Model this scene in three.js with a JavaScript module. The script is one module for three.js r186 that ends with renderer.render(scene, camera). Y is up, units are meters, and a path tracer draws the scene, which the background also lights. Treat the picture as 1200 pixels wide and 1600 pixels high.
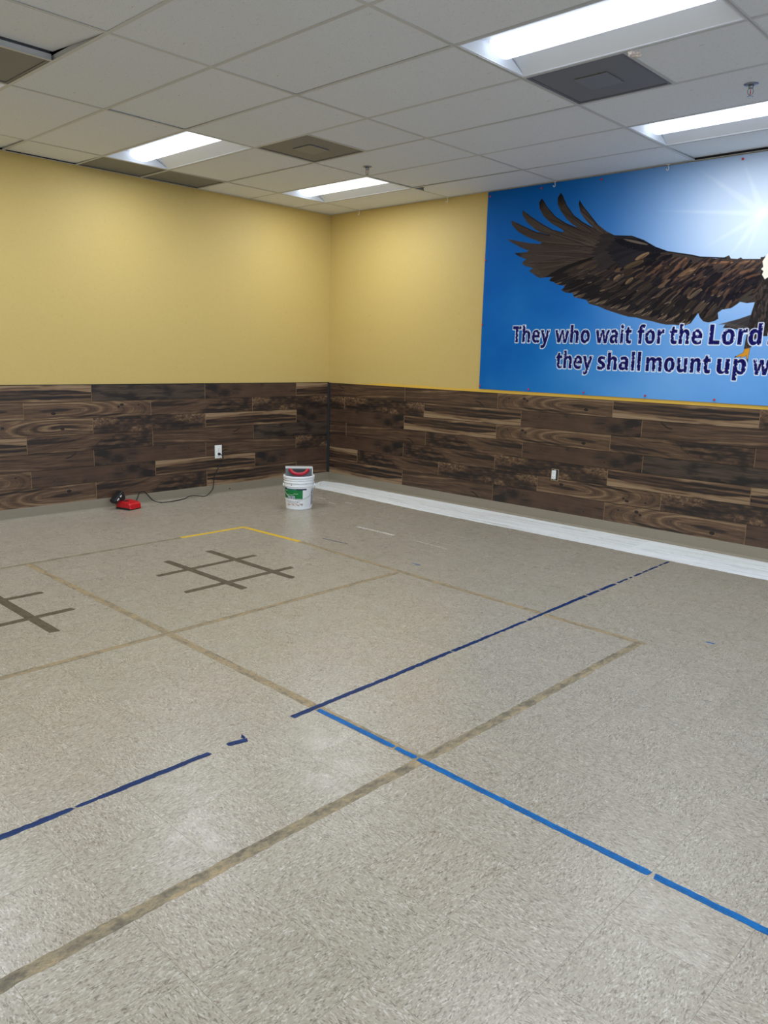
import * as THREE from 'three';
import { RectAreaLightUniformsLib } from 'three/addons/lights/RectAreaLightUniformsLib.js';
import { RoundedBoxGeometry } from 'three/addons/geometries/RoundedBoxGeometry.js';
import { mergeGeometries } from 'three/addons/utils/BufferGeometryUtils.js';

// ---------------------------------------------------------------- camera, light, exposure
RectAreaLightUniformsLib.init();
const scene = new THREE.Scene();
scene.background = new THREE.Color().setRGB(2.0, 2.55, 3.3); // overcast sky: daylight through the shop windows behind the camera
const renderer = new THREE.WebGLRenderer({ antialias: true });
renderer.toneMapping = THREE.LinearToneMapping;
renderer.toneMappingExposure = 1.0;
renderer.shadowMap.enabled = true;
const camera = new THREE.PerspectiveCamera(66.26, 0.75, 0.05, 60);
camera.rotation.order = 'YXZ';
camera.rotation.set(-0.19716, 0.75611, 0.02583);
camera.position.set(6.8998, 1.4873, 6.3182);
const LAMP_COLOR = new THREE.Color().setRGB(0.9, 0.97, 1.06);
const LAMP_POWER = 33;                                   // of the area light under each lens
const LENS_GLOW = 1.5;                                   // what the eye sees of the lens

// ---------------------------------------------------------------- helpers
const RX = 9.6, RZ = 9.4, H = 3.02, ROOF = 3.6, WAIN = 1.157, ROW = 0.149;
function rng(seed) { let s = seed >>> 0; return () => { s = (s + 0x6d2b79f5) | 0; let t = Math.imul(s ^ (s >>> 15), 1 | s); t = (t + Math.imul(t ^ (t >>> 7), 61 | t)) ^ t; return ((t ^ (t >>> 14)) >>> 0) / 4294967296; }; }
const hash = (x, y) => { let h = Math.imul(x, 374761393) + Math.imul(y, 668265263) | 0; h = Math.imul(h ^ (h >>> 13), 1274126177); return ((h ^ (h >>> 16)) >>> 0) / 4294967296; };
function noise(x, y) {
  const ix = Math.floor(x), iy = Math.floor(y), fx = x - ix, fy = y - iy, u = fx * fx * (3 - 2 * fx), v = fy * fy * (3 - 2 * fy);
  const a = hash(ix, iy), b = hash(ix + 1, iy), c = hash(ix, iy + 1), d = hash(ix + 1, iy + 1);
  return a + (b - a) * u + (c - a) * v + (a - b - c + d) * u * v;
}
function fbm(x, y, o = 4) { let s = 0, a = 0.5, n = 0; for (let i = 0; i < o; i++) { s += a * noise(x, y); n += a; x = x * 2.03 + 17.1; y = y * 2.03 + 5.7; a *= 0.5; } return s / n; }
const clamp = (x, a = 0, b = 1) => Math.min(b, Math.max(a, x)), lerp = (a, b, t) => a + (b - a) * t, smooth = (a, b, x) => { const t = clamp((x - a) / (b - a)); return t * t * (3 - 2 * t); };
const taken = new Map();
function numbered(n) { const k = taken.get(n) ?? 0; taken.set(n, k + 1); return k ? n + '_' + String(k).padStart(3, '0') : n; }
function shadows(m) { m.castShadow = true; m.receiveShadow = true; return m; }
function mesh(name, geo, mat, parent = scene) { const m = shadows(new THREE.Mesh(geo, mat)); m.name = parent === scene ? numbered(name) : name; parent.add(m); return m; }
function thing(name, label, category, pos = [0, 0, 0], turn = 0, group) { const g = new THREE.Group(); g.name = numbered(name); g.position.set(...pos); g.rotation.y = turn; g.userData = { label, category }; if (group) g.userData.group = group; scene.add(g); return g; }
function tag(o, label, category, group) { o.userData.label = label; o.userData.category = category; if (group) o.userData.group = group; return o; }
function structure(name, geo, mat, label, category = 'wall') { const m = mesh(name, geo, mat); m.userData = { kind: 'structure', label, category }; return m; }
function box(x0, x1, y0, y1, z0, z1) { const g = new THREE.BoxGeometry(x1 - x0, y1 - y0, z1 - z0); g.translate((x0 + x1) / 2, (y0 + y1) / 2, (z0 + z1) / 2); return g; }
function canvas(w, h) { const c = document.createElement('canvas'); c.width = w; c.height = h; return [c, c.getContext('2d')]; }
function colorTexture(c, repeat = false) { const t = new THREE.CanvasTexture(c); t.colorSpace = THREE.SRGBColorSpace; t.magFilter = THREE.LinearFilter; if (repeat) t.wrapS = t.wrapT = THREE.RepeatWrapping; return t; }
function dataTexture(w, h, fill, srgb) {
  const d = new Uint8Array(w * h * 4);
  for (let y = 0, i = 0; y < h; y++) for (let x = 0; x < w; x++, i += 4) { const c = fill(x, y); d[i] = c[0]; d[i + 1] = c[1]; d[i + 2] = c[2]; d[i + 3] = 255; }
  const t = new THREE.DataTexture(d, w, h); t.magFilter = THREE.LinearFilter; t.wrapS = t.wrapT = THREE.RepeatWrapping; if (srgb) t.colorSpace = THREE.SRGBColorSpace; t.needsUpdate = true; return t;
}
const standard = (o) => new THREE.MeshStandardMaterial(o);
const rgb = (r, g, b) => new THREE.Color().setRGB(r / 255, g / 255, b / 255, THREE.SRGBColorSpace);
// a strip of BufferGeometry triangles: quads given by four corners
function quads(list, uvs) {
  const p = [], t = [], ix = [];
  list.forEach((q, i) => { q.forEach((v) => p.push(...v)); (uvs ? uvs[i] : [[0, 0], [1, 0], [1, 1], [0, 1]]).forEach((v) => t.push(...v)); const b = i * 4; ix.push(b, b + 1, b + 2, b, b + 2, b + 3); });
  const g = new THREE.BufferGeometry(); g.setAttribute('position', new THREE.Float32BufferAttribute(p, 3)); g.setAttribute('uv', new THREE.Float32BufferAttribute(t, 2)); g.setIndex(ix); g.computeVertexNormals(); return g;
}

// ---------------------------------------------------------------- surfaces
// painted wall: fine roller stipple
const stipple = dataTexture(256, 256, (x, y) => { const v = 255 * (0.6 * hash(x >> 1, y >> 1) + 0.4 * noise(x / 5, y / 5)); return [v, v, v]; });
function wallPaint(r, g, b) {
  const map = dataTexture(512, 512, (x, y) => { const n = (hash(x, y) - 0.5) * 3 + (hash(x >> 3, y >> 3) - 0.5) * 2, m = noise(x / 9 + 3, y / 7) > 0.93 ? -5 : 0; return [clamp(r + n + m, 0, 255), clamp(g + n + m, 0, 255), clamp(b + n + m, 0, 255)]; }, true);
  map.repeat.set(0.8, 0.8); const s = stipple.clone(); s.repeat.set(4, 4); s.needsUpdate = true;
  return standard({ map, roughness: 0.62, bumpMap: s, bumpScale: 0.0004 });
}
const YELLOW = wallPaint(200, 174, 104);
const PLAIN = wallPaint(214, 208, 196);
const DECK = standard({ color: rgb(40, 40, 44), roughness: 0.9 });
const uvMetres = (g, fu, fv) => { const p = g.attributes.position, u = []; for (let i = 0; i < p.count; i++) u.push(fu(p.getX(i), p.getY(i), p.getZ(i)), fv(p.getX(i), p.getY(i), p.getZ(i))); g.setAttribute('uv', new THREE.Float32BufferAttribute(u, 2)); return g; };

const wallLeft = structure('wall_left', uvMetres(box(-0.12, 0, 0, ROOF, -0.12, RZ + 0.12), (x, y, z) => z, (x, y) => y), YELLOW, 'yellow painted wall above brown wood plank wainscot, with the white outlet plate');
const wallRight = structure('wall_right', uvMetres(box(0, RX, 0, ROOF, -0.12, 0), (x) => x, (x, y) => y), YELLOW, 'yellow painted wall behind the blue eagle banner, wood plank wainscot below');
structure('wall_back', uvMetres(box(0, RX, 0, ROOF, RZ, RZ + 0.12), (x) => x, (x, y) => y), PLAIN, 'plain pale wall facing the eagle banner');
{ // the street side: shop windows in the wall across from the charger wall
  const bays = [[0.7, 3.2], [3.5, 6.0], [6.3, 8.8]], Y0 = 0.35, Y1 = 2.55, parts = [box(RX, RX + 0.12, 0, Y0, -0.12, RZ + 0.12), box(RX, RX + 0.12, Y1, ROOF, -0.12, RZ + 0.12)]; let z = -0.12;
  for (const [a, b] of bays) { parts.push(box(RX, RX + 0.12, Y0, Y1, z, a)); z = b; } parts.push(box(RX, RX + 0.12, Y0, Y1, z, RZ + 0.12));
  structure('wall_front', uvMetres(mergeGeometries(parts), (x, y, z) => z, (x, y) => y), PLAIN, 'pale wall with shop windows facing the charger wall');
  const ALU = standard({ color: rgb(120, 122, 124), roughness: 0.4, metalness: 0.8 }), GLASS = new THREE.MeshPhysicalMaterial({ color: 0xffffff, transmission: 1, thickness: 0, roughness: 0.02 });
  bays.forEach(([a, b], i) => { const m = (a + b) / 2, w = structure('window_' + (i + 1), mergeGeometries([box(RX + 0.03, RX + 0.09, Y0, Y0 + 0.05, a, b), box(RX + 0.03, RX + 0.09, Y1 - 0.05, Y1, a, b), box(RX + 0.03, RX + 0.09, Y0 + 0.05, Y1 - 0.05, a, a + 0.05), box(RX + 0.03, RX + 0.09, Y0 + 0.05, Y1 - 0.05, b - 0.05, b), box(RX + 0.03, RX + 0.09, Y0 + 0.05, Y1 - 0.05, m - 0.025, m + 0.025)]), ALU, ['shop window at the end by the banner wall', 'middle shop window of the street wall', 'shop window at the end away from the banner wall'][i], 'window');
    for (const [p, q] of [[a + 0.05, m - 0.025], [m + 0.025, b - 0.05]]) mesh('pane', box(RX + 0.056, RX + 0.062, Y0 + 0.05, Y1 - 0.05, p, q), GLASS, w); });
  const g = structure('ground', box(RX + 0.12, RX + 40, -0.2, -0.12, -30, 40), standard({ color: rgb(176, 174, 170), roughness: 0.9 }), 'concrete pavement outside the shop windows', 'pavement');
}

// ---------------------------------------------------------------- wood plank prints: eight designs stacked in one atlas
const PW = 2048, PH = 128, PLEN = 1.212;
const ramp = (t, stops) => { t = clamp(t) * (stops.length - 1); const i = Math.min(stops.length - 2, Math.floor(t)), f = t - i, a = stops[i], b = stops[i + 1]; return [lerp(a[0], b[0], f), lerp(a[1], b[1], f), lerp(a[2], b[2], f)]; };
const BROWN = [[26, 18, 14], [50, 35, 26], [84, 60, 42], [118, 90, 65], [156, 126, 93], [178, 150, 116]];
const REDDISH = [[30, 21, 16], [56, 40, 30], [82, 59, 43], [104, 76, 56], [124, 95, 71]];
const GREYED = [[29, 22, 17], [54, 42, 33], [80, 64, 50], [106, 87, 68], [134, 112, 89]];
function knot(u, v, ku, kv, r) { const d = Math.hypot((u - ku) / 1.7, v - kv) / r; return d; }
function tone(g, u, s) { return 0.42 * noise(g + s, u * 0.8 + s) + 0.33 * noise(g * 2.6 + s, u * 1.7) + 0.25 * noise(g * 6.3 + s, u * 3.4); }
function woodDesign(d, u, v) {                           // u, v in metres on the plank
  const s = d * 13.7, warp = fbm(u * 2.3 + s, v * 7 + s, 4) - 0.5, fine = fbm(u * 14 + s, v * 300 + s, 3) - 0.5, line = fbm(u * 3.4 + s, (v + 0.02 * warp) * 130 + s, 3) - 0.5, blot = fbm(u * 7 + s, v * 15 + 2 * s, 4) - 0.5;
  let t, c = BROWN;
  const knots = (list) => { for (const [ku, kv, r] of list) { const k = knot(u, v, ku, kv, r); t -= 0.5 * smooth(1.6, 0.5, k) - 0.05 * smooth(3.4, 1.8, k) * Math.sin(k * 5); } };
  if (d === 0) {            // pale sapwood streaks against dark heartwood
    const w = v + 0.06 * warp + 0.008 * Math.sin(u * 5.1 + 1.3), g = w * 70, edge = 0.088 + 0.022 * Math.sin(u * 2.6) + 0.03 * (fbm(u * 3, 9.1, 2) - 0.5);
    t = 0.2 + 0.42 * tone(g, u, 2) + 0.26 * line + 0.14 * fine + 0.3 * smooth(edge - 0.006, edge + 0.01, w) + 0.14 * smooth(0.03, 0.008, w);
    t -= 0.3 * smooth(0.016, 0.0, Math.abs(w - edge + 0.012)) * smooth(0.35, 0.6, fbm(u * 5, 2.2, 3)) + 0.22 * smooth(0.5, 0.75, fbm(u * 2.4 + 4, w * 40, 3)) * smooth(edge, edge - 0.03, w);
  } else if (d === 1 || d === 6) { // cathedral figure round a knot
    const u0 = d === 1 ? 0.93 : 0.3, side = d === 1 ? u0 - u : u - u0, k = side > 0 ? 0.16 : 0.07, q = Math.hypot((u - u0) * k, v - 0.066 - 0.05 * warp), g = q * 150 + 3 * warp;
    t = 0.3 + 0.4 * tone(g, u * 0.4, s) + 0.1 * Math.sin(g * 1.9 + 2 * blot) * smooth(0.75, 0.1, Math.abs(side - 0.2)) + 0.26 * line + 0.15 * fine + 0.2 * blot;
    t -= 0.3 * smooth(0.02, 0.004, q) * smooth(-0.12, 0, side + 0.1); t += 0.1 * smooth(0.1, 0.14, v);
    knots(d === 1 ? [[0.13, 0.104, 0.0055], [0.3, 0.112, 0.01], [0.335, 0.092, 0.007], [0.955, 0.05, 0.011]] : [[0.98, 0.07, 0.006], [0.8, 0.09, 0.008], [0.285, 0.06, 0.01]]);
  } else if (d === 2) {     // dark crackled burl
    const b = fbm(u * 20 + 4 * warp, v * 42 + s, 5), ridge = 1 - Math.abs(2 * fbm(u * 26 + s, v * 48 + 5 * warp, 3) - 1), pale = smooth(0.42, 0.62, fbm(u * 4.4 + 3, v * 9, 3));
    t = 0.2 + 0.55 * (b - 0.3) + 0.2 * smooth(0.86, 0.99, ridge) * pale + 0.2 * line + 0.1 * fine + 0.18 * blot + 0.1 * pale; c = BROWN;
  } else if (d === 3) {     // reddish brown with charcoal mottles
    const m = fbm(u * 8 + s, v * 18 + s, 5), m2 = smooth(0.34, 0.62, fbm(u * 3 + 1, v * 5 + 4.4, 3));
    t = 0.5 + 0.2 * line + 0.14 * fine + 0.3 * blot - 0.75 * smooth(0.42, 0.66, m) * m2; c = REDDISH; knots([[0.86, 0.05, 0.004], [0.2, 0.1, 0.004]]);
  } else if (d === 4) {     // sweeping dark curves over a plain mid brown
    const uu = u - 0.3, bend = v + 0.05 * warp - 0.55 * Math.max(0, uu) * Math.max(0, uu) * Math.exp(-2.2 * Math.max(0, uu)), g = bend * 85, sweep = smooth(0.3, 0.55, u) * smooth(1.2, 0.9, u);
    t = 0.36 + (0.2 + 0.34 * sweep) * (tone(g, u * 0.5, 6) - 0.35) + 0.26 * line + 0.14 * fine + 0.16 * blot;
    t -= 0.32 * sweep * smooth(0.52, 0.7, fbm(g * 0.42, u * 2.2 + 3, 3));
    const x = u - 0.16; t -= 0.55 * smooth(0.0075, 0.002, Math.abs(v - 0.142 + 0.9 * x - 4 * x * x)) * smooth(0, 0.01, x) * smooth(0.12, 0.07, x);
  } else if (d === 5) {     // burl fading into diagonal grain
    const f = smooth(0.4, 0.62, u + 1.5 * (v - 0.07) + 0.3 * warp), b = fbm(u * 18 + s, v * 38, 5), g = (v + 0.16 * u) * 60 + 5 * warp;
    t = lerp(0.16 + 0.6 * (b - 0.25) + 0.2 * blot, 0.3 + 0.36 * tone(g, u, 5), f) + 0.2 * line + 0.12 * fine - 0.2 * smooth(0.05, 0, Math.abs(f - 0.5));
  } else {                  // greyed mid brown, quiet grain
    t = 0.45 - 0.36 * smooth(0.5, 0.72, fbm(u * 5 + s, v * 20 + s, 4)) + 0.3 * line + 0.16 * fine + 0.26 * blot + 0.14 * (tone(v * 60 + 4 * warp, u, 3) - 0.5); c = GREYED;
  }
  t -= 0.22 * smooth(0.6, 0.74, fbm(u * 2.6 + 2 * s, (v + 0.03 * warp) * 48 + s, 3)) * smooth(0.4, 0.6, fbm(u * 3 + s, 7.7, 2));
  return ramp(0.36 + (t - 0.36) * 1.3, c);
}
const woodMap = dataTexture(PW, PH * 8, (x, y) => { const d = Math.floor(y / PH); return woodDesign(d, (x + 0.5) / PW * PLEN, ((y % PH) + 0.5) / PH * ROW); }, true);
const WOOD = standard({ map: woodMap, color: new THREE.Color().setScalar(0.72), roughness: 0.55 });
const CORE = standard({ color: rgb(150, 122, 84), roughness: 0.8 });
const DARKEDGE = standard({ color: rgb(32, 24, 20), roughness: 0.8 });
// plank in the plane (s along the wall, y up, d out of the wall); chamfered; end chamfers show the pale core
function plank(place, s0, s1, y0, y1, design, flip, u0 = 0) {
  const g = 0.0005, c = 0.0016, T = 0.006; s0 += g; s1 -= g; y0 += g; y1 -= g;
  const F = [[s0 + c, y0 + c], [s1 - c, y0 + c], [s1 - c, y1 - c], [s0 + c, y1 - c]].map(([s, y]) => place(s, y, T));
  const O = [[s0, y0], [s1, y0], [s1, y1], [s0, y1]].map(([s, y]) => place(s, y, T - c)), B = [[s0, y0], [s1, y0], [s1, y1], [s0, y1]].map(([s, y]) => place(s, y, 0));
  const L = Math.min(1, u0 + (s1 - s0) / PLEN), vb = (design + 0.015) / 8, vt = (design + 0.985) / 8;
  let uv = [[u0, vb], [L, vb], [L, vt], [u0, vt]]; if (flip) uv = [uv[2], uv[3], uv[0], uv[1]];
  const list = [[F[0], F[1], F[2], F[3]]], uvs = [uv], e = (i, j) => { list.push([O[i], O[j], F[j], F[i]], [B[i], B[j], O[j], O[i]]); uvs.push([uv[i], uv[j], uv[j], uv[i]], [uv[i], uv[j], uv[j], uv[i]]); };
  e(0, 1); e(2, 3); e(1, 2); e(3, 0);
  const geo = quads(list, uvs); geo.clearGroups(); geo.addGroup(0, 6, 0); geo.addGroup(6, 24, 1); geo.addGroup(30, 24, 2); return geo;
}
function wainscot(wall, place, rows, end, seed) {
  const R = rng(seed);
  rows.forEach(([first, designs], r) => {
    const y1 = WAIN - r * ROW, y0 = r === 6 ? 0.09 : y1 - ROW; let s = 0, e = first > 0.02 ? first : first + PLEN, k = 0;
    while (s < end - 0.01) {
      const stop = Math.min(e, end), code = designs[k] ?? Math.floor(R() * 8) + (R() < 0.5 ? 10 : 0), d = code % 10, flip = code >= 10, cut = stop - s < PLEN - 0.05 && k === 0 ? 1 - (stop - s) / PLEN : 0;
      mesh('plank', plank(place, s, stop, y0, y1, d, flip, cut), [WOOD, DARKEDGE, CORE], wall); s = stop; e += PLEN; k++;
    }
  });
}
for (const [w, g] of [[wallLeft, box(0, 0.004, H + 0.003, ROOF, 0, RZ)], [wallRight, box(0.004, RX, H + 0.003, ROOF, 0, 0.004)]]) mesh('bare_drywall', g, DECK, w);   // unpainted above the ceiling
// designs per row; ten is added where the board is turned end for end
wainscot(wallLeft, (s, y, d) => [d, y, s], [[0.505, [0, 3, 7, 0, 2]], [1.12, [2, 5, 1, 11]], [0.503, [3, 0, 2, 6, 3]], [1.11, [7, 4, 5, 0]], [0.507, [2, 14, 3, 4]], [1.09, [3, 0, 13, 1]], [0.5, [4, 10, 5, 11]]].map(([f, d]) => [f, d]), RZ, 11);
wainscot(wallRight, (s, y, d) => [s, y, d], [[1.21, [4, 14, 1, 10, 2]], [0.275, [2, 2, 10, 3, 4, 7]], [1.21, [3, 10, 1, 15, 3]], [0.31, [4, 14, 5, 3, 7]], [1.21, [3, 5, 2, 10, 0]], [0.5, [0, 5, 2, 11, 2]], [1.205, [10, 14, 13, 1, 3]]], RX, 12);

// cove base, corner trim, caulk line, wall angle
function coveBase(place, len) {
  const prof = [[0, 0.1], [0.0035, 0.1], [0.0045, 0.098], [0.0045, 0.02], [0.0065, 0.012], [0.011, 0.006], [0.018, 0.0025], [0.022, 0.0]], list = [], uvs = []; let d = 0;
  for (let i = 0; i + 1 < prof.length; i++) { const [a, y] = prof[i], [b, z] = prof[i + 1], e = d + Math.hypot(a - b, y - z); list.push([place(0.004, y, a + 0.006), place(len, y, a + 0.006), place(len, z, b + 0.006), place(0.004, z, b + 0.006)]); uvs.push([[0, d], [len, d], [len, e], [0, e]]); d = e; }
  list.push([place(0.004, 0.1, 0), place(len, 0.1, 0), place(len, 0.1, 0.006), place(0.004, 0.1, 0.006)]); uvs.push([[0, 0], [len, 0], [len, 0.01], [0, 0.01]]);
  return quads(list, uvs);
}
const baseMap = dataTexture(512, 128, (x, y) => { const n = (hash(x, y) - 0.5) * 5 + (noise(x / 3, y / 2) > 0.93 ? -16 : 0) + (noise(x / 40, y / 3 + 9) > 0.9 ? 9 : 0); return [138 + n, 129 + n, 111 + n]; }, true); baseMap.repeat.set(0.9, 4);
const BASE = standard({ map: baseMap, roughness: 0.5, side: THREE.DoubleSide });
const baseLeft = structure('baseboard_left', coveBase((s, y, d) => [d, y, s], RZ), BASE, 'tan vinyl cove base along the wall with the charger', 'baseboard');
structure('baseboard_right', coveBase((s, y, d) => [s, y, d], RX), BASE, 'tan vinyl cove base along the wall below the banner', 'baseboard');
mesh('scuff_mark', new THREE.IcosahedronGeometry(0.012, 1).scale(0.12, 0.5, 1).translate(0.0108, 0.045, 1.43), standard({ color: rgb(40, 38, 36), roughness: 0.8 }), baseLeft);
const BLACK = standard({ color: rgb(12, 12, 13), roughness: 0.7 });
const cornerTrim = new THREE.Shape(); cornerTrim.moveTo(0, 0); cornerTrim.lineTo(0.03, 0); cornerTrim.lineTo(0.03, 0.0075); cornerTrim.quadraticCurveTo(0.012, 0.012, 0.0075, 0.03); cornerTrim.lineTo(0, 0.03);
const ct = new THREE.ExtrudeGeometry(cornerTrim, { depth: WAIN - 0.1, bevelEnabled: false }); ct.rotateX(Math.PI / 2); ct.translate(0, WAIN, 0);
structure('trim_1', ct, BLACK, 'black inside corner trim of the plank wainscot', 'trim');
structure('trim_2', box(0, 0.0065, WAIN, WAIN + 0.005, 0.006, RZ), BLACK, 'thin black cap line on the charger wall wainscot', 'trim');
const GRID = standard({ color: rgb(200, 201, 202), roughness: 0.5 });
structure('trim_3', mergeGeometries([box(0, 0.022, H - 0.001, H + 0.0005, 0, RZ), box(0, 0.001, H - 0.001, H + 0.022, 0, RZ)]), GRID, 'pale metal ceiling angle above the charger wall', 'trim');
structure('trim_4', mergeGeometries([box(0.022, RX, H - 0.001, H + 0.0005, 0, 0.022), box(0.022, RX, H - 0.001, H + 0.022, 0, 0.001)]), GRID, 'pale metal ceiling angle above the eagle banner', 'trim');
// fresher, stronger yellow paint brushed along the bottom of the wall above the wainscot
{
  const list = [], N = 150, x0 = 0.42, x1 = 5.6, top = (x) => WAIN + 0.004 + 0.026 * smooth(0.4, 1.0, x) * (0.45 + 0.75 * fbm(x * 5.2, 3.1, 4)) * (x > 2.15 ? 1.15 : 1);
  for (let i = 0; i < N; i++) { const a = lerp(x0, x1, i / N), b = lerp(x0, x1, (i + 1) / N), z = 0.0009; list.push([[a, WAIN, z], [b, WAIN, z], [b, top(b), z], [a, top(a), z]], [[a, top(a), z], [b, top(b), z], [b, top(b), 0], [a, top(a), 0]]); }
  mesh('touch_up_paint', quads(list), standard({ color: rgb(222, 178, 70), roughness: 0.5 }), wallRight);
}

// ---------------------------------------------------------------- floor: square vinyl tiles, grain turned from tile to tile
const TS = 0.3048, GX = 0.279 - TS, GZ = 0.25 - TS;
const [fc, fx] = canvas(2048, 2048);
{
  const R = rng(5), S = 512;
  const pal = ['206,200,189', '222,218,210', '190,180,164', '142,130,114', '126,115,101', '172,160,142', '158,148,136', '176,162,146', '112,103,92'];
  for (let i = 0; i < 16; i++) {
    const ox = (i % 4) * S, oy = Math.floor(i / 4) * S;
    fx.save(); fx.beginPath(); fx.rect(ox, oy, S, S); fx.clip();
    const b = (R() - 0.5) * 5; fx.fillStyle = `rgb(${176 + b},${168 + b},${152 + b})`; fx.fillRect(ox, oy, S, S);
    for (let k = 0; k < 4200; k++) {
      const x = ox + R() * S, y = oy + R() * S, L = 8 + R() * R() * 40, w = 2.4 + R() * 5, a = (R() - 0.5) * 0.7, c = pal[Math.floor(Math.pow(R(), 1.25) * pal.length)];
      fx.fillStyle = `rgba(${c},${0.3 + 0.42 * R()})`; fx.beginPath();
      const dx = Math.cos(a) * L / 2, dy = Math.sin(a) * L / 2, px = -Math.sin(a) * w / 2, py = Math.cos(a) * w / 2, j = () => (R() - 0.5) * 3;
      fx.moveTo(x - dx, y - dy); fx.lineTo(x - dx * 0.4 + px + j(), y - dy * 0.4 + py + j()); fx.lineTo(x + dx * 0.5 + px + j(), y + dy * 0.5 + py); fx.lineTo(x + dx, y + dy); fx.lineTo(x + dx * 0.4 - px, y + dy * 0.4 - py + j()); fx.lineTo(x - dx * 0.5 - px + j(), y - dy * 0.5 - py); fx.fill();
    }
    fx.restore();
  }
}
const tileMap = colorTexture(fc);
const gloss = dataTexture(512, 512, (x, y) => { const v = 255 * clamp(0.31 + 0.16 * (fbm(x / 26, y / 26, 4) - 0.5) + 0.1 * (hash(x, y) - 0.5) + 0.08 * (noise(x / 3, y / 40) > 0.86 ? 1 : 0)); return [v, v, v]; });
const TILES = [[1, 1, 1], [0.985, 0.985, 0.98], [1.0, 0.99, 0.985], [0.975, 0.98, 0.97]].map((c) => standard({ map: tileMap, color: new THREE.Color().setRGB(1.01 * c[0], 0.99 * c[1], 0.955 * c[2]).multiplyScalar(0.82), roughness: 1, roughnessMap: gloss }));
const floor = structure('floor', box(-0.12, RX + 0.12, -0.12, -0.003, -0.12, RZ + 0.12), standard({ color: rgb(110, 101, 91), roughness: 0.9 }), 'beige speckled vinyl tile floor with worn tape lines', 'floor');
const tileShapes = new Map();
function tileGeo(variant, turned, x0, x1, z0, z1) {      // local to the tile's corner; cut tiles at the walls are shorter
  const key = [variant, turned, x0.toFixed(3), x1.toFixed(3), z0.toFixed(3), z1.toFixed(3)].join();
  if (!tileShapes.has(key)) {
    const g = 0.0002, c = 0.0003, y = 0, o = [[x0 + g, z0 + g], [x1 - g, z0 + g], [x1 - g, z1 - g], [x0 + g, z1 - g]], f = [[x0 + g + c, z0 + g + c], [x1 - g - c, z0 + g + c], [x1 - g - c, z1 - g - c], [x0 + g + c, z1 - g - c]];
    const uvOf = ([x, z]) => { let u = x / TS, v = z / TS; if (turned) [u, v] = [v, 1 - u]; return [((variant % 4) + 0.004 + 0.992 * u) / 4, (Math.floor(variant / 4) + 0.004 + 0.992 * v) / 4]; };
    const list = [[f[3], f[2], f[1], f[0]].map(([a, b]) => [a, y, b])], uvs = [[f[3], f[2], f[1], f[0]].map(uvOf)];
    for (let i = 0; i < 4; i++) { const j = (i + 1) % 4; list.push([[o[i][0], y - c, o[i][1]], [f[i][0], y, f[i][1]], [f[j][0], y, f[j][1]], [o[j][0], y - c, o[j][1]]], [[o[i][0], -0.0035, o[i][1]], [o[i][0], y - c, o[i][1]], [o[j][0], y - c, o[j][1]], [o[j][0], -0.0035, o[j][1]]]); uvs.push([o[i], f[i], f[j], o[j]].map(uvOf), [o[i], o[i], o[j], o[j]].map(uvOf)); }
    tileShapes.set(key, quads(list, uvs));
  }
  return tileShapes.get(key);
}
{
  const R = rng(21), cam = camera.position, all = [];
  camera.updateMatrixWorld(); camera.updateProjectionMatrix(); const v = new THREE.Vector3();
  for (let i = 0; i * TS + GX < RX; i++) for (let k = 0; k * TS + GZ < RZ; k++) {
    const X = GX + i * TS, Z = GZ + k * TS, x0 = Math.max(0, -X), x1 = Math.min(TS, RX - X), z0 = Math.max(0, -Z), z1 = Math.min(TS, RZ - Z);
    v.set(X + TS / 2, 0, Z + TS / 2).project(camera); const d = Math.hypot(X - cam.x, Z - cam.z), inView = v.z < 1 && Math.abs(v.x) < 1.08 && Math.abs(v.y) < 1.08;
    all.push({ X, Z, x0, x1, z0, z1, variant: Math.floor(R() * 16), turned: (i + k) % 2 === 1, mat: Math.floor(R() * 4), rank: inView ? d : 100 + d });
  }
  all.sort((a, b) => a.rank - b.rank);
  all.slice(0, 300).forEach((t) => { const m = mesh('tile', tileGeo(t.variant, t.turned, t.x0, t.x1, t.z0, t.z1), TILES[t.mat], floor); m.position.set(t.X, 0, t.Z); });
  const rest = mesh('distant_tiles', mergeGeometries(all.slice(300).map((t) => tileGeo(t.variant, t.turned, t.x0, t.x1, t.z0, t.z1).clone().translate(t.X, 0, t.Z))), TILES[0], floor);
  rest.userData.kind = 'stuff';
}

// ---------------------------------------------------------------- ceiling: 2 x 4 foot lay-in panels on a metal grid
const CX = [0, ...Array.from({ length: 8 }, (_, i) => 0.486 + i * 1.2192).filter((x) => x < RX - 0.05), RX], CZ = [0, ...Array.from({ length: 16 }, (_, i) => 0.532 + i * 0.6096).filter((z) => z < RZ - 0.05), RZ];
const ceiling = structure('ceiling', box(-0.12, RX + 0.12, ROOF, ROOF + 0.1, -0.12, RZ + 0.12), DECK, 'grey suspended ceiling of long lay-in panels', 'ceiling');
const [cc, cx] = canvas(1024, 512);
{
  const R = rng(9); cx.fillStyle = 'rgb(224,228,234)'; cx.fillRect(0, 0, 1024, 512);
  for (let k = 0; k < 9000; k++) { const s = 0.5 + R() * 1.4, t = R(); cx.fillStyle = t < 0.75 ? `rgba(120,116,108,${0.1 + 0.25 * R()})` : `rgba(214,212,206,${0.4 * R()})`; cx.fillRect(R() * 1024, R() * 512, s * (1 + 2 * R()), s); }
  for (let k = 0; k < 26; k++) { cx.strokeStyle = `rgba(96,92,86,${0.12 + 0.25 * R()})`; cx.lineWidth = 1 + 3 * R(); const x = R() * 1024, y = R() * 512; cx.beginPath(); cx.moveTo(x, y); cx.lineTo(x + (R() - 0.5) * 40, y + (R() - 0.5) * 14); cx.stroke(); }
}
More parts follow.
